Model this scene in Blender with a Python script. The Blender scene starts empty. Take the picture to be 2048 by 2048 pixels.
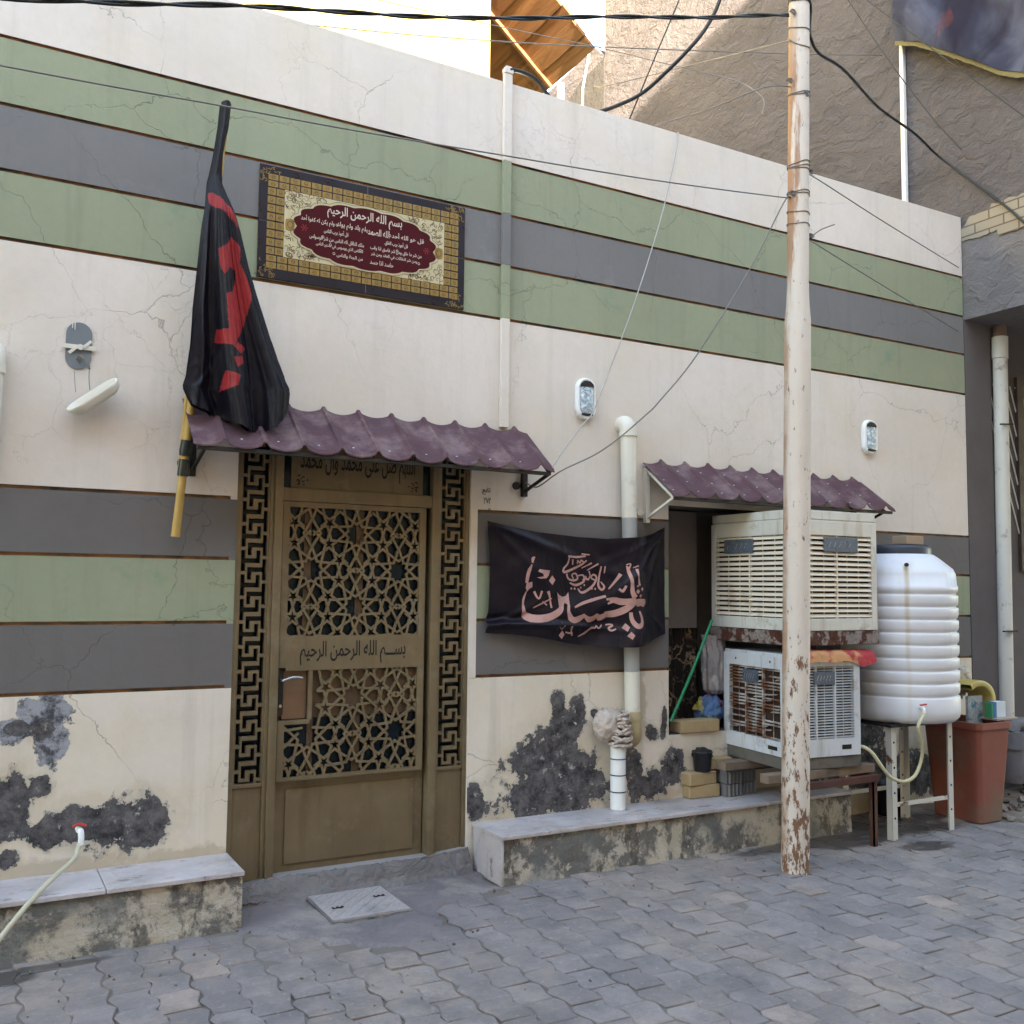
import bpy, bmesh, math, random
from mathutils import Vector, Matrix, noise as mn
random.seed(11)
R = math.radians
sc = bpy.context.scene
COL = sc.collection

# ------------------------------------------------------------------ camera
def cam_axes(yaw, pitch, roll):
    cy, sy = math.cos(yaw), math.sin(yaw)
    fwd = Vector((-sy*math.cos(pitch), cy*math.cos(pitch), math.sin(pitch)))
    right = Vector((cy, sy, 0)); up = right.cross(fwd)
    c, s = math.cos(roll), math.sin(roll)
    return c*right+s*up, -s*right+c*up, fwd
cd = bpy.data.cameras.new('camera'); cam = bpy.data.objects.new('camera', cd); COL.objects.link(cam)
r_, u_, f_ = cam_axes(-0.509114, 0.075661, 0.010985)
M = Matrix((r_, u_, -f_)).transposed().to_4x4(); M.translation = (0, -4.7012, 1.5)
cam.matrix_world = M
cd.sensor_width = 36; cd.lens = 36*1948.87/2048; cd.clip_end = 2000; cd.clip_start = .05
sc.camera = cam

# ------------------------------------------------------------------ sky, sun, exposure
SUN = Vector((-.30, -.936, .183)).normalized()
w = bpy.data.worlds.new('World'); sc.world = w; w.use_nodes = True
nt = w.node_tree; bg = nt.nodes['Background']
sky = nt.nodes.new('ShaderNodeTexSky'); sky.sky_type = 'NISHITA'; sky.sun_disc = False
sky.sun_elevation = math.asin(SUN.z); sky.sun_rotation = math.atan2(SUN.x, SUN.y)
sky.air_density = 1.0; sky.dust_density = .8; sky.ozone_density = .05
nt.links.new(sky.outputs[0], bg.inputs[0]); bg.inputs[1].default_value = .15
sl = bpy.data.lights.new('sun', 'SUN'); sl.energy = 3.2; sl.angle = R(.6); sl.color = (1, .86, .68)
so = bpy.data.objects.new('sun', sl); COL.objects.link(so); so.location = (-6, -20, 12)
so.rotation_euler = (-SUN).to_track_quat('-Z', 'Y').to_euler()
vs = sc.view_settings
vs.view_transform = 'Standard'; vs.look = 'None'; vs.gamma = 1; vs.use_curve_mapping = False
vs.exposure = 3.92

# ------------------------------------------------------------------ node helpers
def N(nt, typ, ins=None, **at):
    n = nt.nodes.new(typ)
    for k, v in at.items(): setattr(n, k, v)
    for k, v in (ins or {}).items():
        if isinstance(v, bpy.types.NodeSocket): nt.links.new(v, n.inputs[k])
        else: n.inputs[k].default_value = v
    return n
def c4(c): return (c[0], c[1], c[2], 1)
class MT:
    def __init__(s, name, rough=.75, metal=0, spec=.4):
        s.m = bpy.data.materials.new(name); s.m.use_nodes = True; s.t = s.m.node_tree
        s.p = s.t.nodes['Principled BSDF']; s.p.inputs['Roughness'].default_value = rough
        s.p.inputs['Metallic'].default_value = metal; s.p.inputs['Specular IOR Level'].default_value = spec
        s.co = N(s.t, 'ShaderNodeTexCoord').outputs['Object']
    def map(s, sc=(1,1,1), loc=(0,0,0), vec=None):
        return N(s.t, 'ShaderNodeMapping', {'Vector': vec or s.co, 'Scale': sc, 'Location': loc}).outputs[0]
    def noise(s, scale, det=4, rough=.6, dist=0, vec=None, col=False):
        n = N(s.t, 'ShaderNodeTexNoise', {'Vector': vec or s.co, 'Scale': scale, 'Detail': det, 'Roughness': rough, 'Distortion': dist})
        return n.outputs[1 if col else 0]
    def vor(s, scale, vec=None, feat='F1', out='Distance'):
        return N(s.t, 'ShaderNodeTexVoronoi', {'Vector': vec or s.co, 'Scale': scale}, feature=feat).outputs[out]
    def mr(s, v, a, b, c=0., d=1.):
        return N(s.t, 'ShaderNodeMapRange', {0: v, 1: a, 2: b, 3: c, 4: d}).outputs[0]
    def op(s, o, a, b=0.):
        return N(s.t, 'ShaderNodeMath', {0: a, 1: b}, operation=o).outputs[0]
    def mix(s, f, a, b, mode='MIX'):
        a = a if isinstance(a, bpy.types.NodeSocket) else c4(a)
        b = b if isinstance(b, bpy.types.NodeSocket) else c4(b)
        return N(s.t, 'ShaderNodeMix', {0: f, 6: a, 7: b}, data_type='RGBA', blend_type=mode).outputs[2]
    def vadd(s, v, off, amt):
        o = N(s.t, 'ShaderNodeVectorMath', {0: off, 1: (amt, amt, amt)}, operation='MULTIPLY').outputs[0]
        return N(s.t, 'ShaderNodeVectorMath', {0: v, 1: o}, operation='ADD').outputs[0]
    def bump(s, h, st=.3, dist=.01, nrm=None):
        ins = {'Height': h, 'Strength': st, 'Distance': dist}
        if nrm: ins['Normal'] = nrm
        return N(s.t, 'ShaderNodeBump', ins).outputs[0]
    def sep(s, v=None): return N(s.t, 'ShaderNodeSeparateXYZ', {0: v or s.co}).outputs
    def done(s, col=None, rough=None, nrm=None):
        L = s.t.links
        for k, v in (('Base Color', col), ('Roughness', rough), ('Normal', nrm)):
            if v is None: continue
            if isinstance(v, bpy.types.NodeSocket): L.new(v, s.p.inputs[k])
            else: s.p.inputs[k].default_value = c4(v) if k == 'Base Color' else v
        return s.m
    def blobs(s, pts, edge=.55, nsc=7, lim=.35, w=.06):
        """ragged patches: ellipses in the XZ plane with a noise-torn edge"""
        x, y, z = s.sep()
        best = None
        for cx, cz, rx, rz in pts:
            a = s.op('MULTIPLY', s.op('SUBTRACT', x, cx), 1/rx); b = s.op('MULTIPLY', s.op('SUBTRACT', z, cz), 1/rz)
            d = s.op('SUBTRACT', 1.0, s.op('SQRT', s.op('ADD', s.op('MULTIPLY', a, a), s.op('MULTIPLY', b, b))))
            best = d if best is None else s.op('MAXIMUM', best, d)
        n = s.op('MULTIPLY', s.op('SUBTRACT', s.noise(nsc, 9, .72), .5), edge*2)
        return s.mr(s.op('ADD', best, n), lim-w, lim+w)

def simple(name, col, rough=.6, metal=0, var=.25, scale=5, bump=.12, dirt=None, dirt_at=(.52, .66), dsc=3, spec=.4, bsc=40, bd=.004):
    m = MT(name, rough, metal, spec)
    k = m.noise(scale, 6)
    c = m.mix(k, tuple(x*(1-var) for x in col), tuple(min(1, x*(1+var)) for x in col))
    if dirt:
        c = m.mix(m.mr(m.noise(dsc, 8, .68), *dirt_at), c, dirt)
    rr = m.mr(m.noise(scale*2.3, 5), .3, .7, max(.02, rough-.12), min(1, rough+.12))
    return m.done(c, rr, m.bump(m.noise(bsc, 5), bump, bd) if bump else None)

# ------------------------------------------------------------------ mesh builder
class MB:
    def __init__(s): s.v = []; s.f = []; s.mi = []; s.sm = []
    def add(s, vs, fs, m=0, sm=False):
        o = len(s.v); s.v += [tuple(v) for v in vs]
        for f in fs: s.f.append(tuple(i+o for i in f)); s.mi.append(m); s.sm.append(sm)
        return s
    def box(s, x0, x1, y0, y1, z0, z1, m=0, mat=None):
        vs = [Vector(p) for p in ((x0,y0,z0),(x1,y0,z0),(x1,y1,z0),(x0,y1,z0),(x0,y0,z1),(x1,y0,z1),(x1,y1,z1),(x0,y1,z1))]
        if mat: vs = [mat @ v for v in vs]
        return s.add(vs, ((0,3,2,1),(4,5,6,7),(0,1,5,4),(1,2,6,5),(2,3,7,6),(3,0,4,7)), m)
    def bar(s, a, b, wx, wy, m=0, up=(0,0,1)):
        a, b = Vector(a), Vector(b); d = (b-a); L = d.length; z = d.normalized()
        x = z.cross(Vector(up)); x = x.normalized() if x.length > 1e-4 else Vector((1,0,0)); y = z.cross(x)
        mt = Matrix((x, y, z)).transposed().to_4x4(); mt.translation = a
        return s.box(-wx/2, wx/2, -wy/2, wy/2, 0, L, m, mt)
    def tube(s, pts, r, n=8, m=0, cap=True, sm=True):
        pts = [Vector(p) for p in pts]; k = len(pts); rs = r if isinstance(r, (list, tuple)) else [r]*k
        vs = []; ref = None
        for i, p in enumerate(pts):
            t = (pts[min(i+1, k-1)]-pts[max(i-1, 0)]).normalized()
            if ref is None:
                ref = t.orthogonal().normalized()
            ref = (ref - t*ref.dot(t)); ref = ref.normalized() if ref.length > 1e-5 else t.orthogonal().normalized()
            b = t.cross(ref)
            for j in range(n):
                a = 2*math.pi*j/n; vs.append(p+(ref*math.cos(a)+b*math.sin(a))*rs[i])
        fs = [(i*n+j, i*n+(j+1) % n, (i+1)*n+(j+1) % n, (i+1)*n+j) for i in range(k-1) for j in range(n)]
        s.add(vs, fs, m, sm)
        if cap:
            s.add(vs[:n], (tuple(range(n))[::-1],), m); s.add(vs[-n:], (tuple(range(n)),), m)
        return s
    def lathe(s, c, prof, n=24, m=0, mat=None, sm=True, sx=1, sy=1):
        vs = []
        for r, z in prof:
            for j in range(n):
                a = 2*math.pi*j/n; v = Vector((r*sx*math.cos(a), r*sy*math.sin(a), z))
                if mat: v = mat @ v
                vs.append(v+Vector(c))
        k = len(prof)
        s.add(vs, [(i*n+j, i*n+(j+1) % n, (i+1)*n+(j+1) % n, (i+1)*n+j) for i in range(k-1) for j in range(n)], m, sm)
        if prof[0][0] > 1e-6: s.add(vs[:n], (tuple(range(n))[::-1],), m)
        if prof[-1][0] > 1e-6: s.add(vs[-n:], (tuple(range(n)),), m)
        return s
    def prism(s, poly, y0, y1, m=0, fn=None):
        n = len(poly); fn = fn or (lambda x, y, z: (x, y, z))
        vs = [fn(x, y0, z) for x, z in poly]+[fn(x, y1, z) for x, z in poly]
        return s.add(vs, [tuple(range(n)), tuple(range(2*n-1, n-1, -1))]+[(i, n+i, n+(i+1) % n, (i+1) % n) for i in range(n)], m)
    def ribbon(s, pts, ws, y, th=.001, m=0, fn=None, closed=False):
        """flat pen stroke in the XZ plane, widths ws, facing -Y"""
        P = [Vector((a, b)) for a, b in pts]; k = len(P)
        W = ws if isinstance(ws, (list, tuple)) else [ws]*k
        fn = fn or (lambda x, y, z: (x, y, z)); vs = []
        for i, p in enumerate(P):
            a = P[(i-1) % k] if closed else P[max(i-1, 0)]; b = P[(i+1) % k] if closed else P[min(i+1, k-1)]
            d = b-a; d = d.normalized() if d.length > 1e-9 else Vector((1, 0)); nn = Vector((-d.y, d.x))*W[i]/2
            vs += [fn(p.x+nn.x, y, p.y+nn.y), fn(p.x-nn.x, y, p.y-nn.y)]
        q = range(k if closed else k-1)
        return s.add(vs, [(2*i, 2*i+1, 2*((i+1) % k)+1, 2*((i+1) % k)) for i in q], m)
    def grid(s, nu, nv, fn, m=0, sm=True, mf=None):
        vs = [fn(i/nu, j/nv) for j in range(nv+1) for i in range(nu+1)]; W = nu+1; o = len(s.v)
        s.v += [tuple(v) for v in vs]
        for j in range(nv):
            for i in range(nu):
                a = o+j*W+i; s.f.append((a, a+1, a+W+1, a+W)); s.sm.append(sm)
                s.mi.append(mf((i+.5)/nu, (j+.5)/nv) if mf else m)
        return s
    def relief(s, xs, zs, fn, y0=0., back=.35):
        g = [[fn((xs[i]+xs[i+1])/2, (zs[j]+zs[j+1])/2) for j in range(len(zs)-1)] for i in range(len(xs)-1)]
        for i in range(len(xs)-1):
            for j in range(len(zs)-1):
                a, b, c, d = xs[i], xs[i+1], zs[j], zs[j+1]; q = g[i][j]
                if q: s.add([(a,y0+q[0],c),(b,y0+q[0],c),(b,y0+q[0],d),(a,y0+q[0],d)], ((0,1,2,3),), q[1])
                for (ii, jj, e0, e1) in ((i+1, j, (b, c), (b, d)), (i, j+1, (a, d), (b, d))):
                    o = g[ii][jj] if ii < len(xs)-1 and jj < len(zs)-1 else None
                    da = q[0] if q else back; db = o[0] if o else back
                    if (q or o) and abs(da-db) > 1e-6:
                        mm = (q if (q and da < db) or not o else o)[1]
                        deep = o if db > da else q
                        if len(deep or ()) > 2: mm = deep[2]
                        s.add([(e0[0],y0+da,e0[1]),(e1[0],y0+da,e1[1]),(e1[0],y0+db,e1[1]),(e0[0],y0+db,e0[1])], ((0,1,2,3),), mm)
            for (ee, jj) in ((zs[0], 0),):
                q = g[i][jj]
                if q: s.add([(xs[i],y0+q[0],ee),(xs[i+1],y0+q[0],ee),(xs[i+1],y0+back,ee),(xs[i],y0+back,ee)], ((0,1,2,3),), q[1])
        for j in range(len(zs)-1):
            q = g[0][j]
            if q: s.add([(xs[0],y0+q[0],zs[j]),(xs[0],y0+back,zs[j]),(xs[0],y0+back,zs[j+1]),(xs[0],y0+q[0],zs[j+1])], ((0,1,2,3),), q[1])
        return s
    def build(s, name, mats, parent=None, bevel=0, seg=2, local=False, weld=False, recalc=True):
        me = bpy.data.meshes.new(name); off = Vector((0, 0, 0))
        if parent and not local:
            q = parent
            while q: off += q.location; q = q.parent
        me.from_pydata([tuple(Vector(v)-off) for v in s.v], [], s.f); me.update()
        for m in (mats if isinstance(mats, (list, tuple)) else [mats]): me.materials.append(m)
        me.polygons.foreach_set('material_index', s.mi); me.polygons.foreach_set('use_smooth', s.sm)
        if recalc or weld:
            bm = bmesh.new(); bm.from_mesh(me)
            if weld: bmesh.ops.remove_doubles(bm, verts=bm.verts, dist=1e-5)
            if recalc: bmesh.ops.recalc_face_normals(bm, faces=bm.faces)
            bm.to_mesh(me); bm.free()
        o = bpy.data.objects.new(name, me); COL.objects.link(o)
        if parent: o.parent = parent
        if bevel:
            b = o.modifiers.new('bevel', 'BEVEL'); b.width = bevel; b.segments = seg; b.limit_method = 'ANGLE'; b.angle_limit = R(40)
        return o

def tag(o, label=None, cat=None, group=None, kind=None):
    for k, v in (('label', label), ('category', cat), ('group', group), ('kind', kind)):
        if v: o[k] = v
    return o
def thing(name, label, cat, loc=(0,0,0), group=None, rz=0):
    o = bpy.data.objects.new(name, None); COL.objects.link(o); o.location = loc; o.rotation_euler.z = rz; o.empty_display_size = .1
    return tag(o, label, cat, group)
def smooth_path(pts, n=6):
    """Catmull-Rom through the points"""
    P = [Vector(p) for p in pts]; out = []
    for i in range(len(P)-1):
        a, b, c, d = P[max(i-1, 0)], P[i], P[i+1], P[min(i+2, len(P)-1)]
        for k in range(n):
            t = k/n; out.append(.5*((2*b)+(c-a)*t+(2*a-5*b+4*c-d)*t*t+(3*b-a-3*c+d)*t**3))
    return out+[P[-1]]
def sm2(pts, n=5): return [(p.x, p.y) for p in smooth_path([(a, b, 0) for a, b in pts], n)]
def stadium(cx, cz, wd, h, n=10):
    r = wd/2; k = h/2-r
    return [(cx+r*math.cos(math.pi*i/n), cz+k+r*math.sin(math.pi*i/n)) for i in range(n+1)]+[(cx-r*math.cos(math.pi*i/n), cz-k-r*math.sin(math.pi*i/n)) for i in range(n+1)]
def inpoly(x, z, P):
    c = False; j = len(P)-1
    for i in range(len(P)):
        if (P[i][1] > z) != (P[j][1] > z) and x < (P[j][0]-P[i][0])*(z-P[i][1])/(P[j][1]-P[i][1])+P[i][0]: c = not c
        j = i
    return c
def lerp_tab(T, z):
    """T: list of (x,z) with z descending -> x at z"""
    for (x0, z0), (x1, z1) in zip(T, T[1:]):
        if z0 >= z >= z1: return x0+(x1-x0)*(z0-z)/max(1e-6, z0-z1)
    return T[0][0] if z > T[0][1] else T[-1][0]
def nz(x, y, z, s=1.): return mn.noise(Vector((x*s, y*s, z*s)))

# ------------------------------------------------------------------ Arabic lettering from the built-in font
FORM = {'\u0621':(0xFE80,1),'\u0622':(0xFE81,2),'\u0623':(0xFE83,2),'\u0624':(0xFE85,2),'\u0625':(0xFE87,2),'\u0626':(0xFE89,4),'\u0627':(0xFE8D,2),'\u0628':(0xFE8F,4),'\u0629':(0xFE93,2),'\u062A':(0xFE95,4),'\u062B':(0xFE99,4),'\u062C':(0xFE9D,4),'\u062D':(0xFEA1,4),'\u062E':(0xFEA5,4),'\u062F':(0xFEA9,2),'\u0630':(0xFEAB,2),'\u0631':(0xFEAD,2),'\u0632':(0xFEAF,2),'\u0633':(0xFEB1,4),'\u0634':(0xFEB5,4),'\u0635':(0xFEB9,4),'\u0636':(0xFEBD,4),'\u0637':(0xFEC1,4),'\u0638':(0xFEC5,4),'\u0639':(0xFEC9,4),'\u063A':(0xFECD,4),'\u0641':(0xFED1,4),'\u0642':(0xFED5,4),'\u0643':(0xFED9,4),'\u0644':(0xFEDD,4),'\u0645':(0xFEE1,4),'\u0646':(0xFEE5,4),'\u0647':(0xFEE9,4),'\u0648':(0xFEED,2),'\u0649':(0xFEEF,2),'\u064A':(0xFEF1,4),'\u0640':(0x640,4)}
def shape(t):
    out = []; i = 0
    while i < len(t):
        ch = t[i]
        prev = t[i-1] if i else ' '
        pj = FORM.get(prev, (0, 0))[1] == 4
        if ch == '\u0644' and i+1 < len(t) and t[i+1] in '\u0627\u0623\u0625':
            base = {'\u0627':0xFEFB, '\u0623':0xFEF7, '\u0625':0xFEF9}[t[i+1]]
            out.append(chr(base+(1 if pj else 0))); i += 2; continue
        if ch in FORM:
            code, k = FORM[ch]
            nj = k == 4 and i+1 < len(t) and FORM.get(t[i+1], (0, 0))[1] >= 2
            if ch == '\u0640': out.append(ch)
            elif k == 1: out.append(chr(code))
            elif k == 2: out.append(chr(code+(1 if pj else 0)))
            else: out.append(chr(code+(3 if pj and nj else 1 if pj else 2 if nj else 0)))
        else: out.append(ch)
        i += 1
    return ''.join(reversed(out))
def text_polys(t, res=2, bold=0):
    cu = bpy.data.curves.new('lettering', 'FONT'); cu.body = shape(t); cu.resolution_u = res; cu.fill_mode = 'FRONT'; cu.offset = bold
    o = bpy.data.objects.new('lettering', cu); COL.objects.link(o)
    dg = bpy.context.evaluated_depsgraph_get(); me = bpy.data.meshes.new_from_object(o.evaluated_get(dg))
    V = [(v.co.x, v.co.y) for v in me.vertices]; F = [tuple(p.vertices) for p in me.polygons]
    bpy.data.objects.remove(o); bpy.data.curves.remove(cu); bpy.data.meshes.remove(me)
    return V, F
def put_text(mb, t, cx, cz, wd, y, h=None, m=0, fn=None, skew=0, res=2, bold=.014):
    V, F = text_polys(t, res, bold)
    if not V: return
    x0 = min(v[0] for v in V); x1 = max(v[0] for v in V); z0 = min(v[1] for v in V); z1 = max(v[1] for v in V)
    s = wd/(x1-x0); sz = h/(z1-z0) if h else s
    fn = fn or (lambda x, y, z: (x, y, z))
    mb.add([fn(cx+(a-(x0+x1)/2)*s+skew*(b-(z0+z1)/2)*sz, y, cz+(b-(z0+z1)/2)*sz) for a, b in V], F, m)

# ------------------------------------------------------------------ materials
CREAM = (.665, .60, .548); GREEN = (.280, .300, .205); GREY = (.185, .178, .178)
PEEL_B = [(.34,.92,.09,.10),(.355,.80,.075,.12),(.20,.86,.10,.05),(.27,.95,.06,.05)]
PEEL_L = [(.31,.86,.05,.05),(.22,.87,.06,.03),(.21,.55,.12,.14),(.315,.615,.06,.06),(.50,.435,.17,.10),(.715,.42,.17,.13),(.36,.41,.10,.07),(.21,.32,.06,.05),(.08,.62,.1,.12),(-.3,.6,.25,.2),(.60,.43,.12,.09)]
PEEL_R = [(2.935,.80,.055,.11),(3.06,.79,.06,.10),(2.97,.66,.17,.15),(2.89,.50,.29,.17),(2.86,.35,.40,.15),(3.10,.42,.17,.14),(2.42,.35,.06,.10),(3.58,.33,.16,.10),(3.75,.42,.10,.13),(3.58,.64,.05,.05),(3.68,.70,.03,.09),(3.18,.78,.03,.03),(3.46,.42,.07,.16),(5.42,.62,.24,.22),(5.3,.3,.5,.16),(5.9,.22,.6,.16),(6.3,.4,.15,.2)]
def wall_mat(name, col, peel=None, crack=.55, yellow=0, streak=.25, spots=None):
    m = MT(name, .88, 0, .25)
    big = m.noise(.9, 5, .55); fine = m.noise(22, 6, .65)
    c = m.mix(m.mr(big, .35, .65), tuple(x*.93 for x in col), tuple(min(1, x*1.05) for x in col))
    c = m.mix(m.mr(fine, .3, .7, 0, .14), c, tuple(x*.62 for x in col))
    c = m.mix(m.mr(m.noise(75, 4, .8), .60, .72, 0, .22), c, tuple(x*.55 for x in col))
    c = m.mix(m.mr(m.noise(3.1, 9, .72), .55, .68, 0, .22), c, tuple(x*.72 for x in col))
    if yellow: c = m.mix(m.mr(m.noise(1.6, 6, .6), .42, .62, 0, yellow), c, (col[0]*.86, col[1]*.80, col[2]*.62))
    st = m.mr(m.noise(1, 7, .66, vec=m.map((9, 9, .55))), .52, .72, 0, streak)
    c = m.mix(st, c, tuple(x*.62 for x in col))
    if spots: c = m.mix(m.mr(m.noise(1.7, 8, .7), .60, .68, 0, .5), c, spots)
    dv = m.vadd(m.co, m.noise(2.6, 5, .6, col=True), .34)
    ck = m.vor(1.55, dv, 'DISTANCE_TO_EDGE'); ck2 = m.vor(4.3, dv, 'DISTANCE_TO_EDGE')
    msk = m.mr(m.noise(.75, 3, .5), .44, .56); msk2 = m.mr(m.noise(1.15, 3, .5, vec=m.map((1,1,1), (7, 3, 2))), .56, .64)
    line = m.op('MAXIMUM', m.op('MULTIPLY', m.mr(ck, .0, .0042, 1, 0), msk), m.op('MULTIPLY', m.mr(ck2, 0, .008, .45, 0), msk2))
    c = m.mix(m.op('MULTIPLY', line, crack), c, tuple(x*.28 for x in col))
    chip = m.mr(m.noise(13, 7, .75), .735, .76)
    c = m.mix(m.op('MULTIPLY', chip, .8), c, (.20, .20, .21))
    h = m.op('ADD', m.op('MULTIPLY', m.noise(3, 5), .5), m.op('MULTIPLY', fine, .12))
    h = m.op('SUBTRACT', h, m.op('MULTIPLY', line, .25)); h = m.op('SUBTRACT', h, m.op('MULTIPLY', chip, .25))
    if peel:
        sk = m.blobs([(-.3,.27,.5,.07),(.35,.26,.5,.06),(.9,.25,.35,.05),(2.6,.27,.25,.06),(3.1,.28,.4,.06),(3.6,.28,.3,.07),(4.4,.3,.5,.12),(5.6,.2,.9,.25),(.02,.45,.06,.5),(3.5,.85,.05,.3)], 1.6, 7, .15, .22)
        c = m.mix(m.op('MULTIPLY', sk, .55), c, (.34, .27, .185))
        pk = m.blobs(peel, 1.75, 6.0, .10, .03)
        cem = m.mix(m.mr(m.noise(12, 10, .76), .40, .62), (.030, .027, .030), (.165, .150, .152))
        cem = m.mix(m.mr(m.noise(17, 8, .75), .575, .63), cem, (.42, .39, .37))
        lem = m.mix(m.mr(m.noise(8, 9, .75), .46, .56), (.34, .34, .37), (.07, .068, .078))
        pb = m.blobs(PEEL_B, 1.9, 6.5, .12, .035)
        rim = m.blobs(peel, 1.75, 6.0, .02, .05)
        dp_ = m.blobs(peel, 1.3, 5, -.28, .26)
        c = m.mix(m.op('MULTIPLY', dp_, .42), c, (.50, .405, .285))
        c = m.mix(m.op('MULTIPLY', rim, m.mr(m.noise(11, 7, .7), .35, .6, .1, .75)), c, (.74, .68, .58))
        c = m.mix(pb, c, lem)
        c = m.mix(pk, c, cem)
        pk = m.op('MAXIMUM', pk, pb)
        h = m.op('SUBTRACT', h, m.op('MULTIPLY', pk, 1.7))
        h = m.op('ADD', h, m.op('MULTIPLY', m.op('SUBTRACT', rim, pk), .35))
        h = m.op('ADD', h, m.op('MULTIPLY', m.op('MULTIPLY', pk, m.noise(22, 9, .78)), 1.6))
    return m.done(c, .9, m.bump(h, .65, .014))
m_cream = wall_mat('cream_plaster', CREAM, None, .55, .30, .26)
m_low = wall_mat('cream_plaster_peeling', (.69, .62, .54), PEEL_L+PEEL_R, .6, .42, .42)
m_green = wall_mat('green_paint', GREEN, None, .5, 0, .42, (.15, .24, .17))
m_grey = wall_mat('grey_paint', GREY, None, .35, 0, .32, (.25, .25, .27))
m_greyd = wall_mat('lower_grey_paint', (.148, .136, .132), None, .35, 0, .2)  # grey of the lower bands, darker than the upper one
m_groove = simple('groove_brown', (.30, .165, .085), .9, var=.35, scale=9, dirt=(.10, .075, .06), dirt_at=(.45, .6))

def cement(name, col, bs=.9, bd=.03, sc_=5, stain=None):
    m = MT(name, .92, 0, .2)
    dv = m.vadd(m.co, m.noise(2.2, 4, .6, col=True), .5)
    str_ = m.noise(1, 7, .62, 1.2, vec=m.map((3.5*sc_/5, 2.2*sc_/5, 6*sc_/5), vec=dv))
    fine = m.noise(45, 5, .7)
    c = m.mix(m.mr(m.noise(1.1, 6), .35, .65), tuple(x*.82 for x in col), tuple(x*1.15 for x in col))
    c = m.mix(m.mr(str_, .35, .7, 0, .35), c, tuple(x*1.35 for x in col))
    if stain: c = m.mix(m.mr(m.noise(1.9, 7, .68), .5, .62, 0, .8), c, stain)
    h = m.op('ADD', str_, m.op('MULTIPLY', fine, .12))
    return m.done(c, .93, m.bump(h, bs, bd))
m_rough = cement('rough_cement_render', (.106, .094, .097), 1.0, .06, 6)
m_slab = cement('grey_cement', (.165, .15, .148), .9, .05, 5)
m_gfloor = cement('grey_smooth_render', (.115, .10, .102), .3, .01, 2)
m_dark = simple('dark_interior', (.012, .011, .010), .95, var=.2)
m_white_wall = simple('cream_render_far', (.36, .30, .105), .9, var=.06)
m_pink_wall = simple('pinkish_render', (.30, .225, .18), .92, var=.12, bump=.4, bsc=14)
m_concrete = cement('step_concrete', (.165, .146, .142), 1.0, .035, 9, (.24, .215, .20))
def bench_mat():
    m = MT('stained_masonry', .93, 0, .2)
    big = m.mr(m.noise(3.4, 10, .74), .45, .53); mid = m.noise(8, 10, .75)
    c = m.mix(big, (.47, .415, .335), (.155, .142, .132))
    c = m.mix(m.mr(mid, .525, .56, 0, .85), c, (.50, .44, .37))
    c = m.mix(m.mr(m.noise(6, 8, .7, vec=m.map((1, 1, .45), (3, 1, 1))), .525, .575, 0, .75), c, (.075, .064, .056))
    c = m.mix(m.mr(m.noise(2.1, 6, .6, vec=m.map((1,1,1), (5, 0, 3))), .54, .64, 0, .8), c, (.17, .175, .17))
    h = m.op('ADD', m.noise(6, 9, .72), m.op('MULTIPLY', m.noise(26, 6, .7), .3))
    return m.done(c, .94, m.bump(h, .9, .03))
m_bench = bench_mat()
def marble():
    m = MT('worn_grey_marble', .42, 0, .4)
    dv = m.vadd(m.co, m.noise(2.4, 5, .6, col=True), .5)
    c = m.mix(m.mr(m.noise(2.2, 7, .6, vec=dv), .38, .62), (.52, .465, .465), (.40, .355, .36))
    c = m.mix(m.mr(m.vor(2.2, dv, 'DISTANCE_TO_EDGE'), 0, .03, .35, 0), c, (.27, .24, .25))
    c = m.mix(m.mr(m.noise(2.6, 9, .72), .50, .62, 0, .65), c, (.30, .255, .22))
    c = m.mix(m.mr(m.noise(7, 9, .74, vec=m.map((1, 2.2, 1))), .585, .64, 0, .8), c, (.12, .095, .08))
    return m.done(c, m.mr(m.noise(5, 6), .35, .65, .3, .62), m.bump(m.noise(20, 5), .12, .004))
m_marble = marble()
def bronze():
    m = MT('bronze_painted_steel', .45, .25, .4)
    c = m.mix(m.mr(m.noise(2.2, 7), .35, .65), (.150, .108, .060), (.200, .150, .085))
    c = m.mix(m.mr(m.noise(1, 7, .65, vec=m.map((14, 14, 1.2))), .52, .70, 0, .45), c, (.10, .068, .038))
    c = m.mix(m.mr(m.noise(4, 9, .72), .54, .66, 0, .5), c, (.26, .215, .155))
    c = m.mix(m.mr(m.noise(26, 8, .78), .66, .70, 0, .8), c, (.055, .032, .02))
    return m.done(c, m.mr(m.noise(6, 6), .3, .7, .34, .62), m.bump(m.op('ADD', m.noise(3, 3), m.op('MULTIPLY', m.noise(60, 4), .1)), .12, .012))
m_bronze = bronze()
m_glass = simple('dark_tinted_glass', (.006, .013, .020), .16, 0, var=.6, scale=3, bump=.03, spec=.22)
m_plate_in = simple('brown_inner_steel', (.10, .062, .035), .5, .2, var=.2)
m_letter = simple('black_cut_lettering', (.012, .010, .008), .8, var=.1, bump=0)
m_black_iron = simple('blackened_iron', (.025, .021, .019), .6, .3, var=.3, dirt=(.10, .05, .03), dirt_at=(.58, .7))
m_steel = simple('worn_steel', (.45, .44, .42), .3, .9, var=.15, bump=.03)
m_tile_roof = simple('maroon_granule_roof_sheet', (.092, .046, .055), .75, 0, var=.35, scale=5, bump=.8, bsc=210, bd=.003, dirt=(.185, .125, .125), dirt_at=(.50, .68), dsc=5, spec=.25)
m_screw = simple('pale_screw_head', (.6, .58, .55), .4, .3, bump=0)
m_white_pvc = simple('cream_pvc', (.64, .60, .52), .45, var=.07, bump=.03, dirt=(.42, .35, .25), dirt_at=(.58, .75), dsc=4)
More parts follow.
